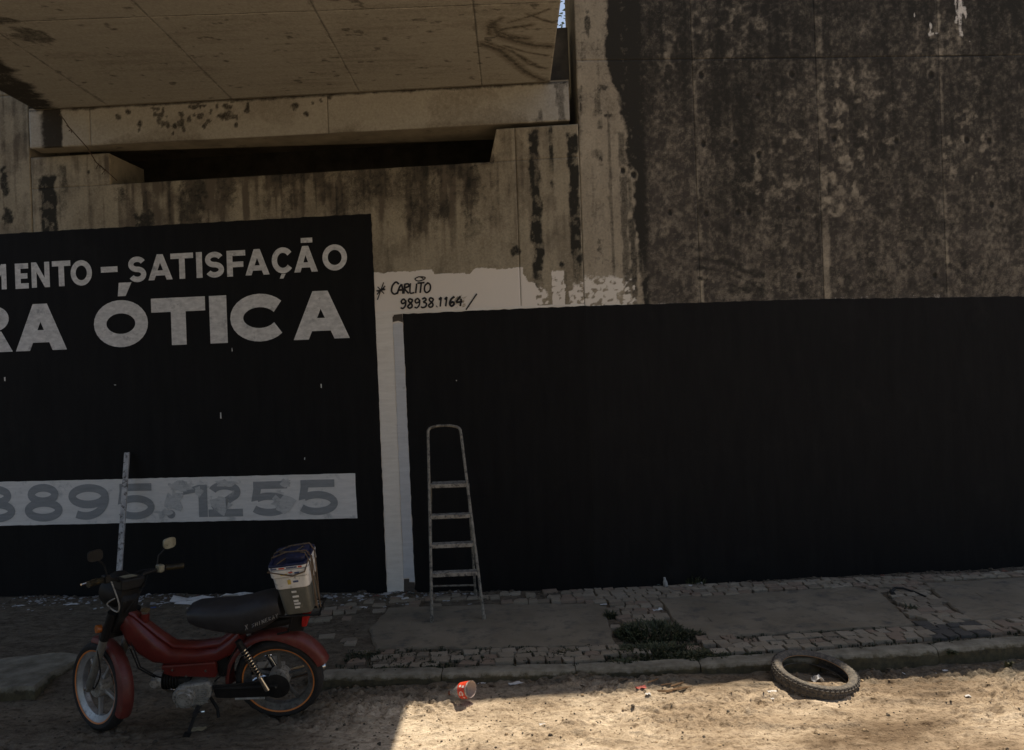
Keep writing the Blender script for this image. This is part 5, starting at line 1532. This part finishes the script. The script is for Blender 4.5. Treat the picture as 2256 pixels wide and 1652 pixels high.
# barbed wire hanging off the beam end
M_WIRE = mottle('rusty_wire', (0.05, 0.032, 0.02), (0.09, 0.055, 0.032), 30, 0.8)
wp_ = []
for px, py, Y_ in ((131, 252, 7.50), (140, 262, 7.48), (152, 280, 7.46), (168, 298, 7.46), (192, 325, 7.5), (212, 358, 7.55), (236, 378, 7.60), (258, 398, 7.66)):
    wp_.append(lpt(px, py, Y_))
wb = wp_[0].copy()
mb = MB().tube([p - wb for p in wp_], .0045, 6)
for i, t in ((2, .3), (5, .2), (5, .8)):
    c = wp_[i].lerp(wp_[i + 1], t) - wb
    for k in range(4):
        dv = Vector((random.uniform(-1, 1), -.3, random.uniform(-1, 1))).normalized() * .055
        mb.tube([c - dv * .2, c + dv], .003, 4)
wo = mb.build('barbed_wire', M_WIRE); wo.location = wb
tag(wo, 'strand of rusty barbed wire hanging at the left end of the beam', 'wire')

# ------------------------------------------------------------------ weeds
M_LEAF = [mottle('weed_leaf_%d' % i, tuple(c * .7 for c in cc), cc, 30, 0.7, bumps=0) for i, cc in enumerate([(0.042, 0.055, 0.022), (0.058, 0.07, 0.028), (0.036, 0.044, 0.021), (0.12, 0.11, 0.05)])]


def blades(n, rx, ry, h, seed, wd=0.006, flat=0.5):
    rd = random.Random(seed); mb = MB()
    for k in range(n):
        a, r = rd.uniform(0, 6.28), math.sqrt(rd.random())
        x, y = r * rx * math.cos(a), r * ry * math.sin(a)
        hh = h * rd.uniform(.35, 1.1) * (1.15 - .6 * r)
        l = rd.uniform(.1, flat) * hh * 2; a2 = a + rd.uniform(-1.2, 1.2)
        dx, dy = math.cos(a2) * l, math.sin(a2) * l
        px, py = -math.sin(a2) * wd * rd.uniform(.6, 1.4), math.cos(a2) * wd * rd.uniform(.6, 1.4)
        mb.add([(x - px, y - py, -.01), (x + px, y + py, -.01), (x + dx * .45 + px * .9, y + dy * .45 + py * .9, hh * .7), (x + dx * .45 - px * .9, y + dy * .45 - py * .9, hh * .7), (x + dx, y + dy, hh)], [(0, 1, 2, 3), (3, 2, 4)])
        if rd.random() < .6:
            lx, ly, lz = x + dx * .4, y + dy * .4, hh * .6
            b = rd.uniform(0, 6.28); q = wd * 2.6
            mb.add([(lx, ly, lz), (lx + math.cos(b) * q, ly + math.sin(b) * q, lz + .004), (lx + math.cos(b + .5) * q * 2, ly + math.sin(b + .5) * q * 2, lz + .001), (lx + math.cos(b + 1) * q, ly + math.sin(b + 1) * q, lz + .004)], [(0, 1, 2, 3)])
    return mb


def weed(px, py, rx, ry, h, n, label, mi=0, zp=0.0):
    x, y, _ = hz(px, py, zp)
    o = blades(n, rx, ry, h, int(px * 3 + py)).build('weed_clump', M_LEAF[mi])
    for extra in M_LEAF: o.data.materials.append(extra)
    o.data.polygons.foreach_set('material_index', [(0, 0, 1, 2, 3, 4)[(i // 3 * 7919) % 6] for i in range(len(o.data.polygons))])
    o.location = (x, y, max(gzf(x, y), -.02 if zp >= 0 else -9))
    tag(o, label, 'weeds', 'weeds in the pavement')


weed(1436, 1396, .26, .24, .10, 520, 'largest dark weed patch, between the left and middle slabs')
weed(1388, 1395, .12, .12, .06, 260, 'weed patch at the right end of the left slab', 2)
weed(1345, 1358, .045, .05, .07, 90, 'small dark weed tuft on the top right corner of the left slab', 2)
weed(1495, 1400, .20, .09, .06, 420, 'low weeds at the left front corner of the middle slab', 2)
weed(1445, 1436, .36, .17, .065, 620, 'low weeds over the cobbles below the largest weed patch', 1)
weed(1540, 1446, .22, .09, .05, 420, 'sparse weeds over the kerb left of the tyre', 1)
weed(1378, 1460, .12, .05, .045, 200, 'sparse weeds at the kerb below the left slab end', 1)
weed(2004, 1343, .05, .05, .06, 110, 'dark weed tuft at the right end of the middle slab', 2)
weed(2022, 1372, .05, .04, .03, 50, 'tiny weeds at the lower right corner of the middle slab', 2)
weed(1245, 1438, .12, .03, .045, 150, 'line of weeds along the front edge of the left slab, at its right end', 1)
weed(1165, 1438, .08, .03, .04, 90, 'short weeds along the front edge of the left slab, at its middle', 1)
weed(1040, 1440, .12, .025, .025, 80, 'thin weeds along the front edge of the left slab, at its left', 2)
weed(865, 1475, .16, .08, .035, 160, 'sparse dark weeds on the walk behind the rear wheel', 2)
weed(800, 1440, .12, .06, .03, 90, 'thin weeds on the dirt above the rear fender', 2)
weed(960, 1465, .10, .05, .03, 80, 'thin weeds among the buried cobbles left of the bottle', 2)
weed(1655, 1440, .05, .03, .03, 40, 'small weeds on the cobbles behind the tyre', 1)
weed(1530, 1287, .10, .03, .10, 90, 'tall thin weeds at the wall above the middle slab', 0)
weed(1800, 1268, .10, .03, .06, 70, 'low weeds at the wall behind the rubber strip', 2)
weed(1640, 1276, .12, .03, .05, 80, 'low weeds at the wall above the centre of the middle slab', 2)
weed(1390, 1286, .10, .03, .10, 70, 'thin weeds at the wall above the green strip', 0)
weed(2230, 1245, .20, .04, .05, 80, 'low weeds at the wall at far right', 2)
weed(2222, 1478, .02, .02, .07, 10, 'single yellow green shoot at the kerb, far right', 3, -.1)
weed(1420 + 680, 1432, .04, .02, .02, 30, 'tiny weeds on the kerb below the dark cobbles', 1)

# uncountable: low moss-like growth in the joints, rubble along the wall, clods on the sand
mb = MB()
for k in range(420):
    x = random.uniform(-1.3, 4.4); y = float(kerb_y(x)) + random.uniform(.10, .52)
    q = blades(5, .03, .02, .022, k, .004)
    mb.add(q.v, q.f, Matrix.Translation((x, y, .0)))
o = mb.build('joint_grass', M_LEAF[2])
tag(o, 'short sparse grass growing in the joints of the cobbles', 'grass', kind='stuff')


def chips(n, fx, fy, size, seed, flat=.5):
    rd = random.Random(seed); mb = MB()
    for k in range(n):
        x, y = fx(rd), fy(rd)
        s = rd.uniform(*size) * (2 if rd.random() < .06 else 1)
        z = gzf(x, y)
        pts = []
        A = Matrix.Translation((x, y, z + s * flat * .25)) @ Matrix.Rotation(rd.uniform(0, 6.28), 4, 'Z') @ Matrix.Rotation(rd.gauss(0, .3), 4, 'X')
        a = [(rd.uniform(.7, 1.2) * s * math.cos(t), rd.uniform(.6, 1.1) * s * math.sin(t), rd.uniform(-.1, .1) * s) for t in (0, 1.3, 2.6, 3.7, 5.0)]
        b = [(p[0] * .6, p[1] * .6, s * flat * rd.uniform(.7, 1.2)) for p in a]
        mb.loft([a, b], M=A)
    return mb


def wall_y(x): return CY + (CX - x) * .0875 if x < CX else CY + (x - CX) * .061


M_CLOD = mottle('sand_clod', (0.22, 0.155, 0.09), (0.40, 0.29, 0.175), 30, 0.97)
M_CLODD = mottle('dark_clod', (0.05, 0.04, 0.03), (0.10, 0.08, 0.055), 30, 0.97)
M_FLAKE = mottle('paint_flakes', (0.28, 0.28, 0.275), (0.44, 0.44, 0.43), 30, 0.8)
xx = [0]
def cx_(rd): xx[0] = rd.uniform(-1.2, 3.4); return xx[0]
o = chips(900, cx_, lambda rd: rd.triangular(3.9, 5.32, 5.0), (.002, .008), 1).build('sand_clods', M_CLOD)
tag(o, 'small clods and pebbles scattered over the sunlit sand', 'pebbles', kind='stuff')
o = chips(420, cx_, lambda rd: rd.triangular(3.9, 5.30, 5.1), (.003, .009), 2).build('dark_clods', M_CLODD)
tag(o, 'dark crumbs of soil and bark scattered over the sand', 'pebbles', kind='stuff')
o = chips(500, lambda rd: rd.uniform(-3.6, -.8), lambda rd: rd.uniform(4.4, 6.9), (.004, .013), 3).build('dirt_clods', M_CLODD)
tag(o, 'dark clods on the shaded dirt round the moped', 'pebbles', kind='stuff')
def wx(rd): xx[0] = rd.uniform(-4.9, 4.9); return xx[0]
def wx2(rd): xx[0] = rd.uniform(-4.9, -.4); return xx[0]
o = chips(900, wx, lambda rd: wall_y(xx[0]) - .01 - abs(rd.gauss(0, .10)), (.006, .02), 4).build('wall_rubble', M_CLODD)
tag(o, 'rubble and dead leaves heaped along the foot of the wall', 'rubble', kind='stuff')
o = chips(520, wx2, lambda rd: wall_y(xx[0]) - .02 - abs(rd.gauss(0, .16)), (.008, .026), 5, .15).build('paint_flakes', M_FLAKE)
tag(o, 'pale flakes of old paint strewn along the foot of the sign', 'paint flakes', kind='stuff')
o = chips(120, wx, lambda rd: wall_y(xx[0]) - .02 - abs(rd.gauss(0, .10)), (.006, .018), 6, .2).build('brick_bits', mottle('brick_bits', (0.14, 0.05, 0.035), (0.22, 0.09, 0.06), 20, .9))
tag(o, 'reddish bits of brick among the rubble at the wall', 'rubble', kind='stuff')

def kx(rd): xx[0] = rd.uniform(-1.4, 3.9); return xx[0]
o = chips(420, kx, lambda rd: float(kerb_y(xx[0])) - .015 - abs(rd.gauss(0, .07)), (.006, .017), 9, .2).build('leaf_litter', mottle('dry_leaves', (0.07, 0.05, 0.03), (0.17, 0.12, 0.07), 25, .9))
tag(o, 'dry leaves and crumbs gathered in the gutter along the kerb', 'leaf litter', kind='stuff')

# ------------------------------------------------------------------ tree seen through the gap beside the deck
M_BARK = mottle('bark', (0.06, 0.045, 0.03), (0.11, 0.085, 0.06), 12, 0.95)
m, n, b = nt('tree_leaf')
n.links.new(ramp(n, noisetex(n, 6, 3), [(0.3, (0.045, 0.085, 0.02)), (0.7, (0.10, 0.15, 0.035))]), b.inputs['Base Color'])
b.inputs['Roughness'].default_value = 0.5
b.inputs['Transmission Weight'].default_value = 0.0
M_TL = m
tree = empty('tree', (1.55, 15.0, 4.95))
tag(tree, 'leafy tree beyond the bridge, seen through the gap beside the deck', 'tree')
tk = MB().tube([(0, 0, -.1), (.05, 0, 1.2), (.02, .1, 2.4), (-.1, .1, 3.8)], [.16, .13, .10, .05], 10)
tips = []
rd = random.Random(5)
for k in range(16):
    a = rd.uniform(0, 6.28); h = rd.uniform(1.3, 3.4); l = rd.uniform(.8, 1.7)
    p0 = Vector((.03, .06, h)); p1 = p0 + Vector((math.cos(a) * l * .5, math.sin(a) * l * .5, .35)); p2 = p0 + Vector((math.cos(a) * l, math.sin(a) * l, rd.uniform(.3, .9)))
    tk.tube([p0, p1, p2], [.045, .03, .012], 6); tips += [p1, p2, p1.lerp(p2, .5)]
tk.build('trunk', M_BARK, tree, smooth=True)
lv = MB()
for k in range(1500):
    c = rd.choice(tips) + Vector((rd.gauss(0, .28), rd.gauss(0, .28), rd.gauss(0, .24)))
    A = Matrix.Translation(c) @ Matrix.Rotation(rd.uniform(0, 6.28), 4, 'Z') @ Matrix.Rotation(rd.uniform(-1, 1), 4, 'X')
    L_ = rd.uniform(.06, .12)
    lv.add([(0, 0, 0), (L_ * .5, -L_ * .25, .01), (L_, 0, -.01), (L_ * .5, L_ * .25, .01)], [(0, 1, 2, 3)], A)
lv.build('crown', M_TL, tree)
